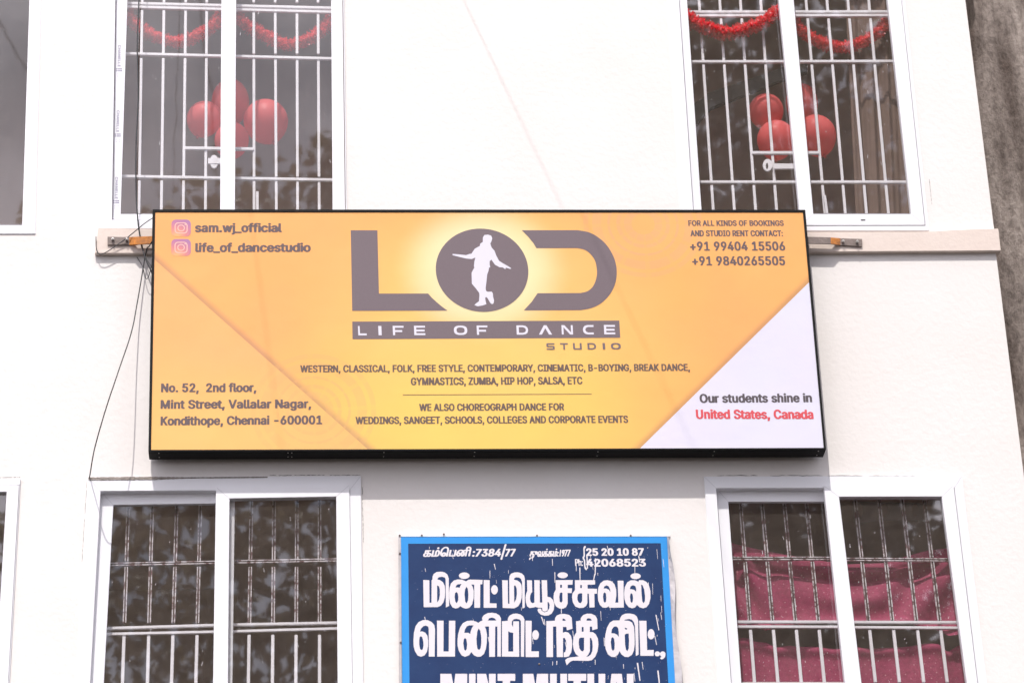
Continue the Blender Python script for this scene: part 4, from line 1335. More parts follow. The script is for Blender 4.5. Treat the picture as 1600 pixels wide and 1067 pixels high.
garland([(196, 18), (205, 32), (232, 52), (272, 66), (305, 58), (330, 42), (350, 20)], .17, 'pinkish red tinsel garland in the left half of the upper left window', seed=1)
garland([(362, 18), (384, 38), (412, 55), (448, 70), (482, 62), (506, 45), (522, 25)], .17, 'pinkish red tinsel garland in the right half of the upper left window', seed=2)
garland([(1072, 25), (1085, 36), (1110, 46), (1135, 52), (1165, 46), (1195, 33), (1220, 14)], .078, 'bright red tinsel garland hiding bars in the left half of the upper right window', .044, 3)
garland([(1240, 34), (1258, 53), (1285, 68), (1318, 74), (1350, 65), (1375, 48), (1394, 24)], .17, 'bright red tinsel garland in the right half of the upper right window', .040, 4)

# ------------------------------------------------------------------ curtains
def cloth(name, label, topc, botc, y, m, fold, nu=90, nv=60, cat='curtain', group=None):
    """sheet between two pixel curves at plane y, pushed towards the street by fold(a, b)"""
    mb = MB()

    def at(c, a):
        xs_ = [p[0] for p in c]
        x = xs_[0] + (xs_[-1] - xs_[0]) * a
        return x, float(np.interp(x, xs_, [p[1] for p in c]))

    vs = []
    for j in range(nv + 1):
        b = j / nv
        for i in range(nu + 1):
            a = i / nu
            t, q = at(topc, a), at(botc, a)
            p = P(t[0] + (q[0] - t[0]) * b, t[1] + (q[1] - t[1]) * b, y)
            p.y -= fold(a, b)
            vs.append(p)
    fs = [(j * (nu + 1) + i, (j + 1) * (nu + 1) + i, (j + 1) * (nu + 1) + i + 1, j * (nu + 1) + i + 1) for j in range(nv) for i in range(nu)]
    mb.add(vs, fs)
    o = mb.obj(name, m, None, True)
    return tag(o, label, cat, group)


def sm(t):
    t = max(0.0, min(1.0, t))
    return t * t * (3 - 2 * t)


def fold_up(a, b):
    roll = .017 * math.exp(-((b - .09) / .10) ** 2)              # rolled hem along the top
    dip = -.014 * math.exp(-((b - .27) / .05) ** 2)
    c1 = .026 * math.sin((a - .62) * 26 + (b - .3) * 9) * sm((a - .55) / .25) * (b > .15)
    c2 = .024 * math.sin((a) * 40 - b * 8) * sm((.26 - a) / .2) * (b > .15)
    sag = .014 * math.sin(b * 13 + (a - .5) ** 2 * 26) * sm(1 - abs(a - .55) / .4)
    curl = .03 * sm((b - .86) / .14)
    return roll + dip + c1 + c2 + sag * (b > .12) + curl


cloth('curtain', 'maroon dotted cloth sagging across the middle of the lower right window', [(1128, 843), (1150, 851), (1200, 862), (1260, 873), (1320, 882), (1380, 880), (1420, 868), (1450, 860), (1500, 855)],
      [(1150, 982), (1175, 984), (1195, 988), (1212, 980), (1300, 976), (1420, 978), (1462, 985), (1480, 998), (1494, 997), (1506, 984), (1520, 980)], .172, M['maroon'], fold_up,
      group='maroon cloths behind the lower right window')


def fold_lo(a, b):
    return .02 * math.exp(-((b - .03) / .04) ** 2) + .016 * math.sin(a * 17 + b * 2.0) * (.4 + abs(a - .5)) + .008 * math.sin(a * 41 - b * 3)


cloth('curtain', 'maroon dotted cloth below the dark gap in the lower right window', [(1140, 1006), (1160, 998), (1178, 1003), (1196, 1005), (1212, 1013), (1235, 1008), (1300, 1014), (1400, 1012), (1440, 1007), (1466, 1008), (1480, 1020), (1494, 1010), (1530, 1000)],
      [(1150, 1200), (1550, 1200)], .19, M['maroon'], fold_lo, group='maroon cloths behind the lower right window')
cloth('curtain', 'brown curtain drawn to the right side of the upper right window', [(1315, -120), (1420, -120)], [(1338, 360), (1440, 360)], .24, M['brown'],
      lambda a, b: .014 * math.sin(a * 24 + math.sin(b * 3) * .6) + .006 * math.sin(a * 57 + b), 80, 30)
vl = MB()
pts = [P(u, v, .3) for u, v in [(1332, 783), (1334, 814), (1350, 817), (1375, 812), (1420, 813), (1448, 813), (1446, 786)]]
# grey cardboard strip with dark round cut-outs near the top of the lower right window
loops2 = [pts] + [[P(u, v, .3) for u, v in ell(cx, 797, 6, 11, 16)] for cx in (1331 + 12, 1382, 1430)]
fl2 = [p for lp in loops2 for p in lp]
tr2 = tessellate_polygon([[Vector((p.x, p.z, 0)) for p in lp] for lp in loops2])
vl.add(fl2 + [p + Vector((0, .004, 0)) for p in fl2], [tuple(t) for t in tr2] + [tuple(i + len(fl2) for i in t) for t in tr2])
tag(vl.obj('pelmet', mat('grey_card', (.34, .31, .29), .9, .2, 8)), 'grey strip with dark round holes at the top right of the lower right window', 'pelmet')

# ------------------------------------------------------------------ orange signboard
SY = -.138
sgn = thing('signboard', P(745, 705, -.07), 'large orange and yellow dance studio signboard in a black case fixed between the floors', 'signboard')
TLp, BLp, BRp, TRp = (238.3, 327.2), (231.8, 705.2), (1291, 701.8), (1258.3, 327.8)
cs = MB()
o4 = [P(*TLp, SY), P(*BLp, SY), P(*BRp, SY), P(*TRp, SY)]
i4 = [P(242.6, 331.5, SY), P(236, 702.4, SY), P(1287.2, 699.2, SY), P(1254.6, 331.8, SY)]
cs.ring(o4, i4, SY + .020)
ob = [Vector((p.x, SY + .021, p.z)) for p in o4]
cs.prism(ob, -.032)
cs.obj('case', M['black'], sgn, bevel=.0015)
fc = MB()
ctr = sum(i4, Vector()) / 4
NU, NV = 40, 14
vs = []
for j in range(NV + 1):
    for i in range(NU + 1):
        p = i4[0].lerp(i4[3], i / NU).lerp(i4[1].lerp(i4[2], i / NU), j / NV)
        vs.append(Vector((p.x, SY + .0035, p.z)))
fc.add(vs, [(j * (NU + 1) + i, (j + 1) * (NU + 1) + i, (j + 1) * (NU + 1) + i + 1, j * (NU + 1) + i + 1) for j in range(NV) for i in range(NU)])
fc.obj('face_sheet', M['sign'], sgn)
TY = SY + .0027
# rivets on the underside and the joint of the case
for u in (248, 450, 456, 600, 742, 935, 1117, 1280):
    for dy in (.022, .075):
        x = P(u, 704, SY).x
        zz = o4[1].z + (o4[2].z - o4[1].z) * (x - o4[1].x) / (o4[2].x - o4[1].x)
        rv = MB()
        rv.ball((x, SY + dy, zz - .0002), (.0032, .0032, .002), 8, 6)
        rv.obj('rivet', M['bolt'], sgn)

# texts: (words, baseline left, baseline right, top row, extra weight, reference letter)
PR = M['print']
LINES = [
    ('sam.wj_official', (304.5, 363), (440.6, 363), 348.4, .068, 'l', M['printt']),
    ('life_of_dancestudio', (305, 393.9), (485.6, 393.6), 379.2, .068, 'l', M['printt']),
    ('No. 52,  2nd floor,', (251.5, 612.6), (400.6, 612.2), 598.6, .066, 'N', M['printt']),
    ('Mint Street, Vallalar Nagar,', (250.7, 638.6), (486.3, 637.4), 624.2, .066, 'M', M['printt']),
    ('Kondithope, Chennai -600001', (250.7, 664.4), (503.6, 662.6), 649.6, .066, 'K', M['printt']),
    ('FOR ALL KINDS OF BOOKINGS', (1075.7, 353.1), (1224.9, 353.1), 344.4, .054, 'H', M['printt']),
    ('AND STUDIO RENT CONTACT:', (1079, 369.3), (1223.7, 369.3), 360, .054, 'H', M['printt']),
    ('+91 99404 15506', (1078.5, 391.8), (1227.3, 391.6), 377.6, .054, 'H', M['printt']),
    ('+91 9840265505', (1081.8, 414.8), (1227.3, 414.6), 400.4, .054, 'H', M['printt']),
    ('Our students shine in', (1093.5, 629.2), (1269.2, 628.2), 614.8, .066, 'O', M['printg']),
    ('United States, Canada', (1087.8, 654.2), (1271.6, 654.4), 639.7, .066, 'U', M['printr']),
    ('WESTERN, CLASSICAL, FOLK, FREE STYLE, CONTEMPORARY, CINEMATIC, B-BOYING, BREAK DANCE,', (469, 581.7), (1078.5, 579.3), 569.4, .058, 'H', M['printd']),
    ('GYMNASTICS, ZUMBA, HIP HOP, SALSA, ETC', (642, 601.7), (910.4, 600.2), 589.2, .058, 'H', M['printd']),
    ('WE ALSO CHOREOGRAPH DANCE FOR', (655, 642), (881.8, 641), 630.2, .058, 'H', M['printd']),
    ('WEDDINGS, SANGEET, SCHOOLS, COLLEGES AND CORPORATE EVENTS', (555.5, 662.4), (981.8, 660.4), 650, .058, 'H', M['printd']),
]
for body, bl, brr, top_, e, ref, m in LINES:
    text(body, bl, brr, top_, TY, m, sgn, e, ref)
rl = MB()
rl.add([P(629.3, 616.4, TY), P(629.3, 617.3, TY), P(924.5, 616.0, TY), P(924.5, 615.1, TY)], [(0, 1, 2, 3)])
rl.obj('rule_line', M['printd'], sgn)


def T(ox, oy, s, pts):
    return [(ox + x / s, oy + y / s) for x, y in pts]


# the L O D emblem
Lg = T(540, 350, 5.337, [(43, 53), (265, 53), (278, 580), (688, 580), (720, 616), (760, 652), (805, 690), (850, 722), (55, 724)])
_arc_o = [(p.x, p.y) for p in curve([Vector(q) for q in ((490, 52), (580, 68), (660, 108), (740, 182), (800, 290), (820, 395), (806, 500), (760, 590), (690, 660), (610, 700), (520, 718))], 5)]
_arc_i = [(p.x, p.y) for p in curve([Vector(q) for q in ((520, 575), (580, 558), (625, 515), (650, 450), (655, 390), (640, 310), (600, 250), (550, 215), (490, 201))], 5)]
Dg = T(810, 350, 5.335, [(28, 53)] + _arc_o + [(45, 720), (110, 650), (160, 577)] + _arc_i + [(150, 202), (125, 160), (80, 105)])
fill([[Lg], [Dg], [ell(753.2, 422.3, 72.3, 65, 72, .04)], [[(550.4, 502.4), (967.6, 500.8), (969.2, 527.6), (550.8, 529.8)]]], TY, PR, sgn, 'emblem', .5)
dancer = T(690, 350, 7.62, [(490, 215), (492, 160), (510, 132), (550, 127), (590, 140), (603, 170), (595, 205), (580, 235), (595, 280), (630, 320), (650, 375), (685, 440), (720, 462), (760, 485), (800, 508), (832, 530), (815, 535), (765, 520), (758, 540), (730, 518), (690, 515), (635, 485), (610, 450), (592, 425), (572, 445), (572, 485), (580, 515), (565, 520), (558, 560), (543, 600), (535, 680), (525, 760), (528, 795), (548, 808), (595, 805), (610, 825), (614, 870), (625, 910), (618, 945), (600, 955), (580, 940), (545, 880), (530, 870), (518, 880), (525, 920), (533, 955), (490, 970), (430, 980), (390, 965), (410, 945), (445, 920), (450, 850), (448, 822), (410, 770), (360, 710), (357, 580), (375, 545), (390, 520), (385, 500), (390, 450), (402, 400), (360, 418), (290, 412), (220, 395), (130, 372), (130, 357), (200, 362), (290, 372), (330, 358), (355, 355), (395, 295), (455, 262), (460, 235)])
fill([[dancer]], TY - .0006, M['printw'], sgn, 'dancer_silhouette', .35)

# wide letters LIFE OF DANCE / STUDIO, built from bars in a unit box per letter
def glyph(ch, a=.20, b=.20):
    """unit-box polygons (x right, y down); a, b: stem widths in x and y"""
    R_ = lambda x0, y0, x1, y1: [[(x0, y0), (x1, y0), (x1, y1), (x0, y1)]]
    rnd = lambda x0, x1, inv=0: [(.5 + .5 * math.copysign(abs(math.cos(t)) ** .75, math.cos(t)) * x1, .5 + .5 * math.copysign(abs(math.sin(t)) ** .75, math.sin(t)) * x0) for t in [2 * math.pi * i / 32 for i in range(32)]]
    if ch == 'L':
        return [R_(0, 0, a, 1), R_(0, 1 - b, 1, 1)]
    if ch == 'I':
        return [R_(0, 0, 1, 1)]
    if ch == 'F':
        return [R_(0, 0, a, 1), R_(0, 0, 1, b), R_(0, .46, .86, .46 + b)]
    if ch == 'E':
        return [R_(0, 0, a, 1), R_(0, 0, 1, b), R_(0, .41, .95, .41 + b), R_(0, 1 - b, 1, 1)]
    if ch == 'O':
        return [[rnd(1, 1), rnd(1 - 2 * b, 1 - 2 * a)]]
    if ch == 'D':
        o = [(0, 0), (.55, 0), (.78, .06), (.94, .22), (1, .5), (.94, .78), (.78, .94), (.55, 1), (0, 1)]
        i = [(a, b), (.53, b), (.68, b + .06), (.77, .34), (1 - a, .5), (.77, .66), (.68, 1 - b - .06), (.53, 1 - b), (a, 1 - b)]
        return [[o, i]]
    if ch == 'A':
        return [[[(0, 1), (.40, 0), (.60, 0), (1, 1), (.77, 1), (.50, .32), (.23, 1)]]]
    if ch == 'N':
        return [R_(0, 0, a * .85, 1), R_(1 - a * .85, 0, 1, 1), [[(0, 0), (.26, 0), (1, 1), (.74, 1)]]]
    if ch == 'C':
        return [[[(1, 0), (1, b), (.48, b), (.30, .30), (a + .02, .5), (.30, .70), (.48, 1 - b), (1, 1 - b), (1, 1), (.42, 1), (.18, .92), (.04, .74), (0, .5), (.04, .26), (.18, .08), (.42, 0)]]]
    if ch == 'S':
        return [R_(.1, 0, 1, b), R_(.1, .41, .92, .41 + b * .95), R_(0, 1 - b, .92, 1), R_(0, .1, a, .52), R_(1 - a, .48, 1, .9),
                [[(0, .1), (.1, 0), (.25, .1), (.1, .3)]], [[(0, .5), (.1, .6), (.3, .55), (.1, .4)]], [[(1, .5), (.92, .41), (.8, .5), (.9, .6)]], [[(1, .9), (.92, 1), (.8, .9), (.9, .8)]]]
    if ch == 'T':
        return [R_(0, 0, 1, b), R_(.5 - a / 2, 0, .5 + a / 2, 1)]
    if ch == 'U':
        return [R_(0, 0, a, .9), R_(1 - a, 0, 1, 1), R_(.08, 1 - b, 1, 1), [[(0, .9), (.1, 1), (.3, .9), (.1, .8)]]]


def wide(letters, top, bot, m, a=.2):
    polys = []
    for ch, x0, x1 in letters:
        for g_ in glyph(ch, a if ch != 'I' else .2):
            polys.append([[(540 + (x0 + (x1 - x0) * x + 2.5 * y) / 3.636, 495 + (lambda t, b_: t + (b_ - t) * y)(lx(((0, top[0]), (1, top[1])), 0) if False else top[0] + (top[1] - top[0]) * (x0 - 70) / 1490, bot[0] + (bot[1] - bot[0]) * (x0 - 70) / 1490) / 3.636) for x, y in q] for q in g_])
    fill(polys, TY - .0006, m, sgn, 'lettering', .22)


wide([('L', 70, 118), ('I', 185, 203), ('F', 267, 329), ('E', 388, 451), ('O', 614, 690), ('F', 744, 805), ('D', 970, 1036), ('A', 1096, 1171), ('N', 1226, 1290), ('C', 1347, 1408), ('E', 1467, 1530)],
     (52, 46), (105, 99), M['printw'])
wide([('S', 1140, 1186), ('T', 1218, 1262), ('U', 1291, 1340), ('D', 1373, 1422), ('I', 1459, 1473), ('O', 1506, 1562)], (153, 148), (192, 184), PR, .22)


# the two camera icons
def rrect(x0, y0, x1, y1, r, n=6):
    out = []
    for cx, cy, a0 in ((x1 - r, y1 - r, 0), (x0 + r, y1 - r, 90), (x0 + r, y0 + r, 180), (x1 - r, y0 + r, 270)):
        for i in range(n + 1):
            t = R(a0 + 90 * i / n)
            out.append((cx + r * math.cos(t), cy + r * math.sin(t)))
    return out


for x0, y0, x1, y1 in ((267.8, 343.3, 298.2, 369.6), (267.6, 373.6, 298.2, 400)):
    ic = fill([[rrect(x0, y0, x1, y1, 7)]], TY, icon_mat(P(x0 + 8, y1 + 1, TY)), sgn, 'camera_icon', .3)
    ix, iy = (x0 + x1) / 2, (y0 + y1) / 2
    fill([[rrect(x0 + 5.2, y0 + 4.6, x1 - 5.2, y1 - 4.6, 5.2), rrect(x0 + 6.5, y0 + 5.8, x1 - 6.5, y1 - 5.8, 4.2)],
          [ell(ix, iy, 5.8, 5.2), ell(ix, iy, 4.5, 4.0)], [ell(ix + 6.4, iy - 5.4, 1.1, 1.0, 12)]], TY - .0006, mat('icon_line', (.82, .50, .42), .5), ic, 'outline', .22)

# straps that carry the board
for px, bolts in ((dict(plate=[(168, 370), (168, 382.5), (202, 382.5), (202, 370.5)], arm=[(202, 370.5), (202, 382.5), (240, 380.5), (240, 369)]), ((176.3, 374.5), (198, 375))),
                  (dict(plate=[(1313, 372.5), (1313, 383), (1347, 385), (1347, 373.5)], arm=[(1257, 370), (1257, 380), (1313, 383), (1313, 372.5)]), ((1317, 378), (1339, 378.5)))):
    br_ = MB()
    br_.prism([P(u, v, -.040) for u, v in px['plate']], -.0305)
    left = px['plate'][0][0] < 700
    a = px['arm']
    # arm steps out from the wall band towards the board
    if left:
        s0 = [P(*a[0], -.040), P(*a[1], -.040)]
        s1 = [P(213, 381.8, -.07), P(213, 370, -.07)]
        s2 = [P(*a[2], -.07), P(*a[3], -.07)]
        br_.add([s0[0], s0[1], s1[0], s1[1], s2[0], s2[1]], [(0, 1, 2, 3), (3, 2, 4, 5)], 1)
        k = [p + Vector((0, .008, 0)) for p in (s0[0], s0[1], s1[0], s1[1], s2[0], s2[1])]
        br_.add(k, [(3, 2, 1, 0), (5, 4, 2, 3)], 1)
        br_.add([s0[1], k[1], k[2], s1[0], k[4], s2[0]], [(0, 1, 2, 3), (3, 2, 4, 5)], 1)
    else:
        s0 = [P(*a[3], -.040), P(*a[2], -.040)]
        s1 = [P(1298, 371, -.07), P(1298, 381, -.07)]
        s2 = [P(*a[0], -.07), P(*a[1], -.07)]
        br_.add([s0[0], s0[1], s1[1], s1[0]], [(3, 2, 1, 0)], 1)
        br_.add([s1[0], s1[1], s2[1], s2[0]], [(3, 2, 1, 0)], 0)
        k = [p + Vector((0, .008, 0)) for p in (s0[0], s0[1], s1[1], s1[0], s2[1], s2[0])]
        br_.add(k, [(0, 1, 2, 3), (3, 2, 4, 5)], 0)
        br_.add([s0[1], k[1], k[2], s1[1], k[4], s2[1]], [(0, 1, 2, 3), (3, 2, 4, 5)], 0)
    bk = br_.obj('bracket', [M['steel'], M['rust']], sgn)
    for u, v in bolts:
        b = MB()
        c = P(u, v, -.044)
        b.tube([c + Vector((0, .006, 0)), c + Vector((0, -.010, 0))], .008, 6)
        b.tube([c + Vector((0, -.010, 0)), c + Vector((0, -.019, 0))], .0045, 8)
        b.obj('bolt', M['bolt'], bk)

# ------------------------------------------------------------------ painted blue plate below
PY = -.014
pl = thing('notice_board', P(840, LB, 0), 'navy and sky blue painted metal notice board with white Tamil lettering', 'notice board')
sh = MB()
sh.prism([P(626.5, 838.8, PY), P(629.6, 1200, PY), P(1062.5, 1200, PY), P(1042, 838.5, PY)], PY + .004)
sh.obj('plate', M['sky_blue'], pl)
nv = MB()
nv.add([P(637.8, 849, PY - .0006), P(641, 1190, PY - .0006), P(1051, 1190, PY - .0006), P(1032.3, 848.2, PY - .0006)], [(0, 1, 2, 3)])
nv.obj('navy_field', M['navy'], pl)
# bare sheet edges left and right, the right one bent away from the wall
gs = MB()
gs.prism([P(622.4, 837, PY + .002), P(624, 1200, PY + .002), P(628.6, 1200, PY + .002), P(626.4, 837, PY + .002)], PY + .010)
gs.obj('edge_strip', M['galv'], pl)
gs = MB()
rr = []
for i in range(25):
    v = 838 + i * 15
    wob = 8.5 * sm(i / 6) + 3.0 * math.sin(i * .55)
    a = lx(((1042, 838.5), (1062.5, 1200)), v)
    rr.append((P(a, v, PY + .001), P(a + max(3.0, wob), v, PY - .012 - .004 * math.sin(i))))
for i in range(24):
    gs.add([rr[i][0], rr[i + 1][0], rr[i + 1][1], rr[i][1]], [(0, 1, 2, 3)])
    gs.add([rr[i][1], rr[i + 1][1], rr[i + 1][1] + Vector((.003, .022, 0)), rr[i][1] + Vector((.003, .022, 0))], [(0, 1, 2, 3)])
gs.obj('edge_strip', M['galv'], pl)
tp = MB()
tp.prism([P(622.4, 833.5, PY + .004), P(622.4, 837.9, PY + .004), P(1047, 837.6, PY + .004), P(1047, 833.3, PY + .004)], -.001)
tp.obj('timber_batten', M['upvc'], pl)
for u, v in ((624.5, 836), (624.6, 864), (659, 835.7), (693.5, 834), (839, 836), (985.5, 836), (1046.5, 871.5), (842.5, 1037), (626, 1003)):
    c = P(u, v, PY - .001)
    ns = MB()
    ns.ball(c, (.0055, .004, .0055), 10, 6)
    ns.obj('nail_head', M['steel'], pl, True)
LY = PY - .0014
A_ = lambda ox, oy, *polys: [[[(ox + x / 13.333, oy + y / 13.333) for x, y in q] for q in g_] for g_ in polys]
r1a = A_(650, 880,
         [[(150, 340), (278, 345), (282, 815), (322, 815), (325, 345), (342, 330), (345, 270), (370, 215), (430, 175), (520, 168), (600, 185), (655, 230), (682, 310), (690, 880), (622, 915), (620, 600), (617, 330), (600, 290), (545, 275), (490, 280), (455, 300), (445, 330), (500, 345), (560, 385), (597, 460), (608, 580), (602, 700), (570, 810), (520, 875), (450, 905), (160, 908)],
          [(440, 455), (475, 470), (495, 530), (497, 650), (480, 750), (440, 812)]],
         [[(690, 600), (700, 500), (730, 410), (790, 350), (870, 330), (960, 335), (1045, 370), (1085, 340), (1130, 332), (1388, 340), (1382, 430), (1338, 432), (1335, 920), (1215, 920), (1212, 440), (1150, 432), (1180, 480), (1203, 570), (1200, 720), (1170, 850), (1110, 920), (1040, 938), (975, 920), (925, 885), (880, 922), (820, 935), (760, 910), (710, 830), (692, 720)],
          [(825, 500), (835, 460), (870, 432), (950, 425), (920, 470), (910, 505), (870, 495)],
          [(805, 700), (812, 620), (838, 590), (865, 610), (882, 680), (880, 760), (850, 828), (820, 790)],
          [(1010, 640), (1022, 540), (1050, 480), (1078, 520), (1092, 640), (1085, 760), (1055, 830), (1025, 790)]],
         [ell(1005, 252, 112, 68)])
r1b = A_(760, 880,
         [[(-57, 340), (68, 345), (70, 825), (212, 830), (212, 920), (-57, 920)]], [ell(168, 545, 70, 98)],
         [[(328, 345), (445, 348), (450, 835), (480, 835), (475, 350), (482, 260), (515, 210), (590, 182), (660, 182), (735, 205), (785, 250), (800, 320), (800, 915), (750, 932), (747, 600), (742, 380), (720, 320), (680, 290), (620, 285), (580, 305), (572, 335), (640, 350), (700, 390), (732, 450), (740, 560), (736, 700), (710, 810), (660, 890), (580, 932), (340, 922)],
          [(575, 460), (605, 455), (630, 520), (635, 640), (620, 740), (580, 815)]],
         [[(845, 345), (948, 348), (955, 590), (930, 620), (912, 670), (908, 740), (925, 800), (960, 825), (1000, 810), (998, 345), (1108, 345), (1115, 810), (1165, 812), (1150, 345), (1262, 345), (1272, 690), (1278, 970), (1225, 1000), (1170, 985), (1158, 920), (1075, 918), (1020, 900), (980, 915), (900, 925), (850, 890), (820, 800), (815, 700), (830, 620), (852, 570)]],
         [[(1270, 692), (1330, 700), (1390, 760), (1415, 850), (1405, 960), (1360, 1040), (1290, 1080), (1210, 1085), (1130, 1060), (1080, 1010), (1065, 965), (1085, 935), (1135, 935), (1155, 985), (1215, 1015), (1275, 990), (1310, 930), (1318, 860), (1300, 805), (1270, 798)]])
r1c = A_(860, 880,
         [[(108, 345), (465, 342), (460, 440), (360, 440), (360, 515), (450, 515), (445, 612), (358, 612), (360, 830), (330, 900), (270, 938), (190, 935), (120, 895), (75, 810), (65, 700), (75, 610), (112, 545)],
          [(203, 440), (240, 440), (240, 505), (203, 505)], [(185, 700), (195, 620), (225, 598), (250, 610), (252, 780), (225, 815), (195, 790)]],
         [ell(255, 243, 108, 62)],
         [[(510, 345), (930, 345), (932, 435), (775, 440), (775, 520), (972, 525), (970, 625), (915, 628), (920, 910), (815, 915), (800, 628), (770, 625), (770, 820), (745, 880), (690, 918), (600, 925), (520, 895), (470, 810), (450, 700), (460, 620), (512, 550)],
          [(622, 445), (655, 445), (655, 510), (622, 510)], [(560, 700), (575, 640), (610, 618), (662, 618), (662, 780), (630, 825), (590, 810), (565, 760)]],
         [[(985, 620), (1000, 500), (1040, 410), (1110, 355), (1190, 345), (1270, 365), (1335, 430), (1370, 540), (1375, 660), (1352, 812), (1415, 812), (1400, 355), (1522, 355), (1530, 915), (1225, 918), (1215, 890), (1160, 920), (1090, 915), (1030, 860), (995, 770)],
          [(1108, 518), (1125, 475), (1170, 452), (1215, 475), (1245, 540), (1252, 600), (1220, 545), (1165, 518)],
          [(1095, 690), (1105, 620), (1130, 598), (1155, 620), (1165, 700), (1160, 790), (1135, 815), (1110, 790)]])
r1d = A_(920, 880,
         [[(735, 620), (750, 490), (800, 390), (870, 350), (960, 345), (1035, 380), (1045, 345), (1130, 345), (1200, 380), (1250, 450), (1285, 570), (1285, 720), (1255, 840), (1200, 910), (1130, 930), (1060, 910), (1005, 860), (960, 915), (900, 930), (830, 905), (770, 830), (742, 730)],
          [(855, 530), (870, 475), (920, 448), (970, 470), (988, 530), (985, 585), (940, 545), (890, 535)],
          [(858, 690), (868, 630), (888, 615), (912, 640), (922, 720), (915, 790), (897, 822), (870, 790)],
          [(1090, 440), (1120, 450), (1155, 540), (1172, 680), (1170, 780), (1140, 825), (1112, 780), (1100, 640)]],
         [ell(975, 262, 108, 62)])
r2a = A_(640, 955,
         [[(80, 600), (90, 440), (125, 300), (190, 215), (280, 175), (370, 175), (460, 215), (515, 280), (530, 370), (522, 935), (400, 935), (398, 350), (385, 310), (340, 290), (290, 300), (240, 350), (215, 415), (270, 412), (330, 440), (370, 500), (385, 600), (385, 720), (360, 840), (310, 910), (240, 938), (170, 915), (110, 820), (85, 720)],
          [(200, 600), (210, 530), (235, 510), (265, 535), (285, 620), (290, 700), (275, 780), (250, 800), (220, 780), (203, 700)]],
         [[(570, 185), (708, 188), (705, 828), (815, 828), (820, 188), (952, 188), (945, 935), (575, 935)]])
r2b = A_(740, 955,
         [[(-335, 600), (-323, 470), (-283, 330), (-223, 240), (-143, 195), (-43, 185), (47, 205), (100, 235), (140, 200), (185, 185), (175, 130), (210, 75), (290, 30), (380, 22), (470, 35), (540, 80), (570, 140), (568, 935), (495, 935), (495, 310), (450, 310), (445, 940), (325, 940), (320, 310), (230, 310), (260, 370), (278, 470), (275, 640), (255, 780), (215, 880), (150, 935), (80, 940), (10, 910), (-50, 840), (-90, 905), (-180, 940), (-250, 910), (-310, 810), (-335, 700)],
          [(300, 185), (320, 140), (380, 122), (440, 140), (475, 185)],
          [(-195, 440), (-180, 370), (-140, 305), (-90, 285), (0, 285), (-40, 350), (-63, 420), (-68, 465), (-110, 440)],
          [(-215, 660), (-205, 580), (-180, 545), (-150, 575), (-135, 680), (-145, 780), (-168, 815), (-195, 790)],
          [(60, 560), (75, 420), (105, 350), (140, 400), (160, 540), (160, 660), (145, 760), (115, 800), (80, 770), (65, 680)]],
         [[(590, 200), (710, 190), (715, 140), (750, 80), (820, 45), (890, 38), (970, 55), (1030, 100), (1060, 165), (1050, 940), (985, 935), (985, 200), (960, 165), (890, 148), (835, 160), (800, 200), (795, 270), (822, 318), (825, 200), (945, 200), (950, 940), (590, 935)],
          [(722, 405), (760, 430), (825, 440), (825, 830), (722, 830)]],
         [[(1080, 188), (1210, 190), (1202, 825), (1360, 825), (1360, 945), (1085, 945)]], [ell(1290, 485, 70, 102)])
r2c = A_(840, 955,
         [[(182, 195), (360, 190), (365, 130), (400, 80), (480, 48), (570, 48), (660, 70), (710, 125), (728, 355), (608, 390), (600, 318), (528, 318), (525, 440), (580, 420), (640, 435), (695, 500), (718, 600), (718, 740), (700, 850), (650, 930), (600, 945), (545, 945), (545, 850), (575, 840), (592, 780), (598, 680), (590, 600), (565, 545), (530, 550), (528, 945), (400, 945), (388, 310), (320, 310), (322, 945), (185, 945)],
          [(518, 190), (520, 145), (560, 150), (590, 190)]],
         [[(800, 200), (895, 190), (900, 130), (950, 70), (1030, 42), (1120, 45), (1200, 80), (1240, 150), (1248, 355), (1140, 388), (1132, 310), (1088, 310), (1088, 425), (1150, 425), (1210, 470), (1255, 560), (1268, 680), (1250, 820), (1200, 940), (1130, 1010), (1050, 1025), (860, 1020), (740, 1018), (690, 1035), (640, 1080), (605, 1116), (585, 1050), (575, 1005), (620, 970), (690, 950), (780, 942), (860, 930), (800, 890), (755, 800), (735, 680), (745, 560), (775, 480), (808, 435)],
          [(920, 320), (958, 320), (958, 418), (920, 418)], [(1015, 188), (1030, 145), (1070, 135), (1110, 150), (1132, 188)],
          [(855, 640), (865, 560), (900, 540), (968, 540), (968, 790), (945, 828), (905, 815), (870, 760)],
          [(1090, 545), (1115, 550), (1140, 620), (1148, 720), (1140, 820), (1110, 890), (1060, 930), (1010, 945), (1060, 890), (1090, 820)]])
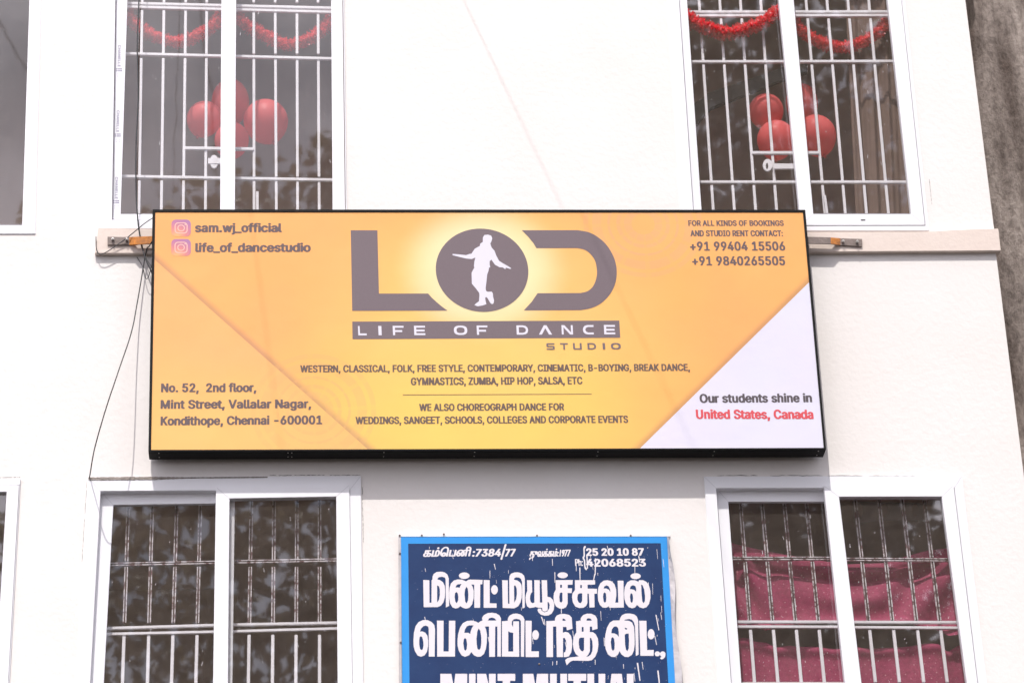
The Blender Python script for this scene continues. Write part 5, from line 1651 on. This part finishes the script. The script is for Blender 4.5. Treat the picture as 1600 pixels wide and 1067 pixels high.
r2d = A_(935, 955,
         [[(135, 620), (145, 480), (180, 330), (240, 225), (310, 185), (440, 182), (455, 130), (490, 75), (560, 42), (650, 38), (740, 55), (800, 100), (828, 180), (838, 890), (780, 925), (772, 560), (762, 300), (740, 220), (700, 170), (640, 152), (560, 165), (535, 185), (640, 190), (700, 225), (742, 320), (753, 480), (755, 680), (742, 800), (700, 900), (620, 945), (550, 940), (480, 890), (440, 820), (410, 890), (340, 945), (270, 940), (200, 890), (155, 790), (138, 700)],
          [(268, 450), (280, 370), (320, 315), (370, 305), (410, 340), (425, 420), (425, 530), (390, 480), (330, 452)],
          [(258, 640), (270, 550), (295, 530), (325, 560), (340, 660), (335, 780), (305, 818), (275, 780)],
          [(548, 330), (600, 350), (590, 375), (555, 365)], [(548, 480), (580, 460), (630, 455), (638, 600), (632, 760), (605, 825), (575, 800), (555, 680)]],
         [[(850, 190), (1000, 190), (1015, 800), (1155, 795), (1150, 920), (875, 918)]], [ell(1098, 470, 72, 108)],
         [ell(1228, 878, 56, 52)], [ell(1340, 885, 58, 58)], [[(1398, 880), (1390, 940), (1350, 985), (1310, 995), (1282, 965), (1320, 940), (1320, 900)]])
fill(r1a + r1b + r1c + r1d, LY, M['lettw'], pl, 'lettering', .28)
fill(r2a + r2b + r2c + r2d, LY, M['lettw'], pl, 'lettering', .28)
# capitals MINT MUTUAL, cut by the lower picture edge
y0_, y1_ = 1052.0, 1114.0


def cap(ch, x0, x1, sw=10.5):
    B = lambda a, b, c, d: [[(a, b), (c, b), (c, d), (a, d)]]
    lean = 0
    if ch == 'M':
        k = (x1 - x0)
        return [B(x0, y0_, x0 + sw, y1_), B(x1 - sw, y0_, x1, y1_), [[(x0, y0_), (x0 + .41 * k, y0_), (x0 + .5 * k, y0_ + 20), (x0 + .56 * k, y0_), (x1, y0_), (x1 - sw * .9, y0_ + 12), (x0 + .6 * k, y1_), (x0 + .4 * k, y1_), (x0 + sw * .9, y0_ + 12)]]]
    if ch == 'I':
        return [B(x0, y0_, x1, y1_)]
    if ch == 'N':
        return [B(x0, y0_, x0 + sw, y1_), B(x1 - sw, y0_, x1, y1_), [[(x0, y0_), (x0 + 14, y0_), (x1, y1_), (x1 - 14, y1_)]]]
    if ch == 'T':
        c = (x0 + x1) / 2
        return [B(x0, y0_, x1, y0_ + 11), B(c - sw * .55, y0_, c + sw * .55, y1_)]
    if ch == 'U':
        return [B(x0, y0_, x0 + sw, y1_ - 6), B(x1 - sw, y0_, x1, y1_ - 6), B(x0 + 3, y1_ - 12, x1 - 3, y1_)]
    if ch == 'A':
        c = (x0 + x1) / 2
        return [[[(x0 - 4, y1_), (c - 8, y0_), (c + 8, y0_), (x1 + 4, y1_), (x1 - 7, y1_), (x1 - 9, y1_ - 14), (x0 + 9, y1_ - 14), (x0 + 7, y1_)], [(c, y0_ + 12), (c + 4, y1_ - 25), (c - 4, y1_ - 25)]]]
    if ch == 'L':
        return [B(x0, y0_, x0 + sw, y1_), B(x0, y1_ - 11, x1, y1_)]


caps = []
for ch, a, b in (('M', 688, 730), ('I', 732.8, 743), ('N', 745.5, 774.5), ('T', 777.5, 805), ('M', 817, 856.5), ('U', 859.4, 886), ('T', 887.8, 916), ('U', 917.8, 945.7), ('A', 952, 975), ('L', 979.5, 1004)):
    caps += cap(ch, a, b)
fill(caps, LY, M['lettw'], pl, 'lettering', .4)
# small header line (visual order of the signs)
LW = M['lettw']
text('கம்ெபனி', (661, 869.5), (737, 868.5), 856.5, LY, LW, pl, .06, 'H', 1.0, .28, 1 / 24)
text(':7384', (737.5, 869.2), (783, 868.8), 857, LY, LW, pl, .075, 'H', 1.02, .22, 1 / 24)
text('/', (781.5, 871), (792.5, 871), 850.5, LY, LW, pl, .004, 'H', 1.0, .0, 1 / 24)
text('77', (789, 869), (806.5, 868.8), 857, LY, LW, pl, .075, 'H', 1.02, .22, 1 / 24)
text('துவக்கம்:1977', (826.5, 869.5), (892.5, 868.8), 858.5, LY, LW, pl, .05, 'H', 1.0, .28, 1 / 24)
text('25 20 10 87', (916, 868), (1006.5, 867.6), 856, LY, LW, pl, .085, 'H', 1.03, 0, 1 / 24)
text('42068523', (916, 884.8), (1009.5, 884.6), 872.5, LY, LW, pl, .085, 'H', 1.03, 0, 1 / 24)
text('Ph:', (898.8, 883.6), (911, 883.6), 872.8, LY, LW, pl, .035, 'P', 1.0, 0, 1 / 24)
text('{', (910.8, 884.5), (916.8, 884.5), 854, LY, LW, pl, .01, '{', 1.0, 0, 1 / 30)
# splashes and drips of white paint
dr = MB()
rd = random.Random(21)


def drip(u, v, ln, wd, sk=0.0):
    dr.add([P(u - wd / 2, v, LY - .0004), P(u - wd * .35 + sk, v + ln, LY - .0004), P(u + wd * .35 + sk, v + ln, LY - .0004), P(u + wd / 2, v, LY - .0004)], [(0, 1, 2, 3)])


for i in range(520):
    u = rd.uniform(640, 1042)
    v = rd.uniform(850, 1075)
    if rd.random() > .35 + .65 * (u - 640) / 400:
        continue
    big = rd.random()
    if big < .82:
        s_ = rd.uniform(.18, .42)
        drip(u, v, s_ * 1.6, s_ * 1.3)
    elif big < .93:
        drip(u, v, rd.uniform(2, 6), rd.uniform(.4, .8), rd.uniform(-.6, 1.2))
    else:
        drip(u, v, rd.uniform(8, 18), rd.uniform(.6, 1.2), rd.uniform(0, 3))
for a in ((906, 886, 20, 1.6, .3), (930.5, 872, 26, 2.0, -.6), (929.5, 896, 10, 1.8, -2), (917, 868, 20, 2.2, 1.0), (846, 963, 12, 1.8, 4), (1025, 960, 24, 1.6, 4.5), (996, 1035, 28, 2.2, 4), (1028, 1047, 30, 2.2, 3.5), (765.5, 891, 12, .9, 0), (992, 885, 10, 1.0, 0), (998, 868, 10, 1.6, 1.5), (877, 950, 8, 1.2, .3), (870, 1032, 6, 1.4, 0), (863.5, 1033, 6, .9, 0), (930, 1030, 8, 1, 0), (974, 1037, 7, 1, .5), (1023, 993, 14, 1.2, 3), (1033, 960, 8, .8, 1)):
    drip(*a)
dr.obj('paint_splash', M['lettw'], pl)


# ------------------------------------------------------------------ cables
def cable(pts, rad, label, cat='cable', name='cable', group=None):
    m = MB()
    m.tube(curve([Vector(p) for p in pts], 8), rad, 8)
    return tag(m.obj(name, M['cable'], None, True), label, cat, group)


cable([P(220, -160, -.05), P(217, 0, -.05), P(214.5, 70, -.055), P(216, 150, -.05), P(212.5, 230, -.05), P(212.8, 300, -.052), P(215.5, 345, -.05), P(220, 375, -.045), P(226, 400, -.05), P(238, 428, -.06)],
      .0042, 'black cable hanging straight down in front of the upper left window')
cable([P(241, 372, -.09), P(233, 385, -.06), P(228, 395, -.035), P(215, 470, -.053), P(205, 520, -.116), P(185, 580, -.285), P(165, 640, -.30), P(148, 700, -.23), P(140.5, 742, -.03), P(139.5, 747, -.012)],
      .0032, 'black cable looping from the signboard down to the lower left window')
cable([P(241, 339, -.10), P(225, 350, -.085), P(213, 360, -.07), P(190, 378, -.05), P(160, 397, -.04), P(151, 390, -.034), P(150, 370, -.034)],
      .0026, 'thin black cable slanting from the signboard corner across the rusty bracket')  # last upward stretch at the slab end stands in for its edge shadow
cable([P(228, 402, -.03), P(233, 412, -.05), P(236, 418, -.07), P(229, 436, -.04), P(222, 415, -.012), P(214, 402, -.008)],
      .002, 'short thin cable curl beside the left edge of the orange signboard')
# service lines that run out over the street; their soft shadows cross the board
for (a, ya, b, yb, z, lab) in (((724, 0), 0.0, (1078, 685), SY, 12.7, 'overhead service line leaving the roof near the middle of the facade'), ((392, 335), SY, (438, 690), SY, 12.9, 'overhead service line leaving the roof above the upper left window')):
    q = []
    for px, yy in ((a, ya), (b, yb)):
        p = P(*px, yy)
        t = (z - p.z) / SUN.z
        q.append(p + SUN * t)
    d = (q[1] - q[0]) / (q[0].y - q[1].y)
    p0 = q[0] + d * (q[0].y + .02)
    p1 = q[0] + d * (q[0].y + 16.5)
    m = MB()
    m.tube([p0.lerp(p1, i / 20) - Vector((0, 0, .10 * math.sin(math.pi * i / 20) if i > 6 else 0)) for i in range(21)], .0023, 8)
    tag(m.obj('cable', M['cable'], None, True), lab, 'cable', 'overhead service lines')

# cables strung high over the street; the panes mirror them
def mirrored(u, v, y):
    d = P(u, v, 0.0)
    k = d - CAM
    k.y = -k.y
    return d + k * (y / k.y)


for (a, b, lab) in (((-60, -62), (260, 472), 'street cable that shows mirrored across the far left upper window'), ((306, -100), (352, 400), 'street cable that shows mirrored beside the balloons of the upper left window'), ((430, 725), (640, 950), 'street cable that shows mirrored in the lower left window')):
    m = MB()
    m.tube([mirrored(*a, -12.0), mirrored(*b, -12.0)], .0085, 8)
    tag(m.obj('cable', M['cable'], None, True), lab, 'cable', 'cables strung over the street')

# dark board slanting across the room behind the balloons on the right
m = MB()
m.prism([P(u, v, .62) for u, v in [(1078, 166), (1100, 152), (1105, 146), (1222, 106), (1262, 94), (1262, 112), (1226, 123), (1112, 168), (1102, 178), (1088, 196), (1078, 198)]][::-1], .66)
tag(m.obj('board', mat('dark_green_board', (.012, .018, .016), .6)), 'dark green board slanting behind the balloons in the upper right window', 'board')

# ------------------------------------------------------------------ neighbouring building on the right
nb = thing('neighbour_building', (xr_up + 2, 1.2, 0), 'old building with bare rough grey brown cement wall standing right of the white building', 'building')
m = MB()
NX, NZ = 60, 140
x0, x1, z0, z1, yy = P(1519, 0, 1.0).x, 9.0, 0.0, 15.0, 1.0
vs = []
for j in range(NZ + 1):
    for i in range(NX + 1):
        x = x0 + (x1 - x0) * (i / NX) ** 1.6
        z = z0 + (z1 - z0) * j / NZ
        h = mnoise.noise(Vector((x * 1.2, 3, z * .5))) * .10 + mnoise.noise(Vector((x * 4, 7, z * 1.6))) * .035
        vs.append((x - .35 * (1 - i / NX) ** 12 * sm((P(1519, 40, 1.0).z - z) / .30), yy - h, z))
m.add(vs, [(j * (NX + 1) + i, j * (NX + 1) + i + 1, (j + 1) * (NX + 1) + i + 1, (j + 1) * (NX + 1) + i) for j in range(NZ) for i in range(NX)])
e0 = [vs[j * (NX + 1)] for j in range(NZ + 1)]
m.add(e0 + [(p[0], 7.0, p[2]) for p in e0], [(j, j + 1, NZ + 2 + j, NZ + 1 + j) for j in range(NZ)])
m.add([(x0 - .1, yy + .2, z1), (x1, yy + .2, z1), (x1, 7, z1), (x0 - .1, 7, z1)], [(0, 1, 2, 3)])
m.obj('wall', M['concrete'], nb, True)


# ------------------------------------------------------------------ street tree seen mirrored in the panes
def tree(base, crowns, limbs, label, seed, leaf=.145):
    rnd = random.Random(seed)
    t = thing('street_tree', base, label, 'tree', 'street trees opposite the building')
    m = MB()
    top = limbs[0][0]
    m.tube(curve([Vector(base), Vector(base).lerp(Vector(top), .5) + Vector((.15, .1, 0)), Vector(top)], 6), [.26 - .12 * i / 12 for i in range(13)], 12)
    m.obj('trunk', M['bark'], t, True)
    m = MB()
    for lb in limbs:
        c = curve([Vector(p) for p in lb], 6)
        m.tube(c, [.13 * (1 - .8 * i / (len(c) - 1)) for i in range(len(c))], 8)
        for k in range(2, len(c), 2):
            d = Vector((rnd.gauss(0, 1), rnd.gauss(0, .7), rnd.uniform(-.1, 1))).normalized()
            q = c[k] + d * rnd.uniform(.6, 1.6)
            m.tube([c[k], c[k].lerp(q, .5) + Vector((0, 0, .12)), q], [.03, .02, .006], 5)
    m.obj('limb', M['bark'], t, True)
    m = MB()
    for (c, r, ncl, nl) in crowns:
        c = Vector(c)
        for i in range(ncl):
            d = Vector((rnd.gauss(0, 1), rnd.gauss(0, 1), rnd.gauss(0, 1))).normalized() * rnd.random() ** .4
            p = c + Vector((d.x * r[0], d.y * r[1], d.z * r[2]))
            for k in range(nl):
                a = Vector((rnd.gauss(0, 1), rnd.gauss(0, 1), rnd.gauss(-.5, .7))).normalized()
                o = p + a * rnd.uniform(.03, .28)
                L = leaf * rnd.uniform(.7, 1.25)
                sd = a.cross(Vector((rnd.gauss(0, 1), rnd.gauss(0, 1), rnd.gauss(0, 1)))).normalized() * L * .34
                dn = Vector((0, 0, -1)) * L * .25
                q0, q1, q2 = o, o + a * L * .5, o + a * L + dn
                m.add([q0, q1 + sd, q2, q1 - sd, q1 + dn * .2], [(0, 1, 4), (1, 2, 4), (2, 3, 4), (3, 0, 4)])
    m.obj('crown', M['leaf'], t)


tree((4.6, -10.2, 0), [((3.3, -9.6, 14.2), (3.2, 1.8, 4.6), 2100, 13), ((-1.4, -9.6, 10.9), (2.9, 1.6, 2.2), 560, 12), ((-.35, -9.6, 15.1), (.8, .8, 1.0), 120, 11), ((-1.8, -9.6, 14.75), (.9, .7, .6), 80, 10),
                      ((1.0, -9.6, 12.5), (1.8, 1.4, 2.4), 420, 12), ((-3.3, -9.6, 14.75), (.3, .4, .5), 22, 10), ((4.2, -9.6, 9.6), (3.0, 1.6, 2.2), 1250, 12)],
     [((4.2, -9.9, 6.5), (3.6, -9.7, 10), (2.8, -9.6, 13.5), (2.2, -9.5, 17)), ((4.2, -9.9, 7), (2, -9.7, 9.3), (-.8, -9.6, 10.8), (-3.4, -9.6, 12.2)), ((4.2, -9.9, 7), (1.6, -9.6, 10.5), (-.3, -9.5, 13), (-1.6, -9.4, 14.8)),
      ((4.2, -9.9, 7.5), (5, -9.7, 10.5), (5.3, -9.7, 14)), ((3.6, -9.7, 10), (4.4, -9.5, 13), (4.3, -9.4, 16.5))],
     'large leafy tree across the street', 5)
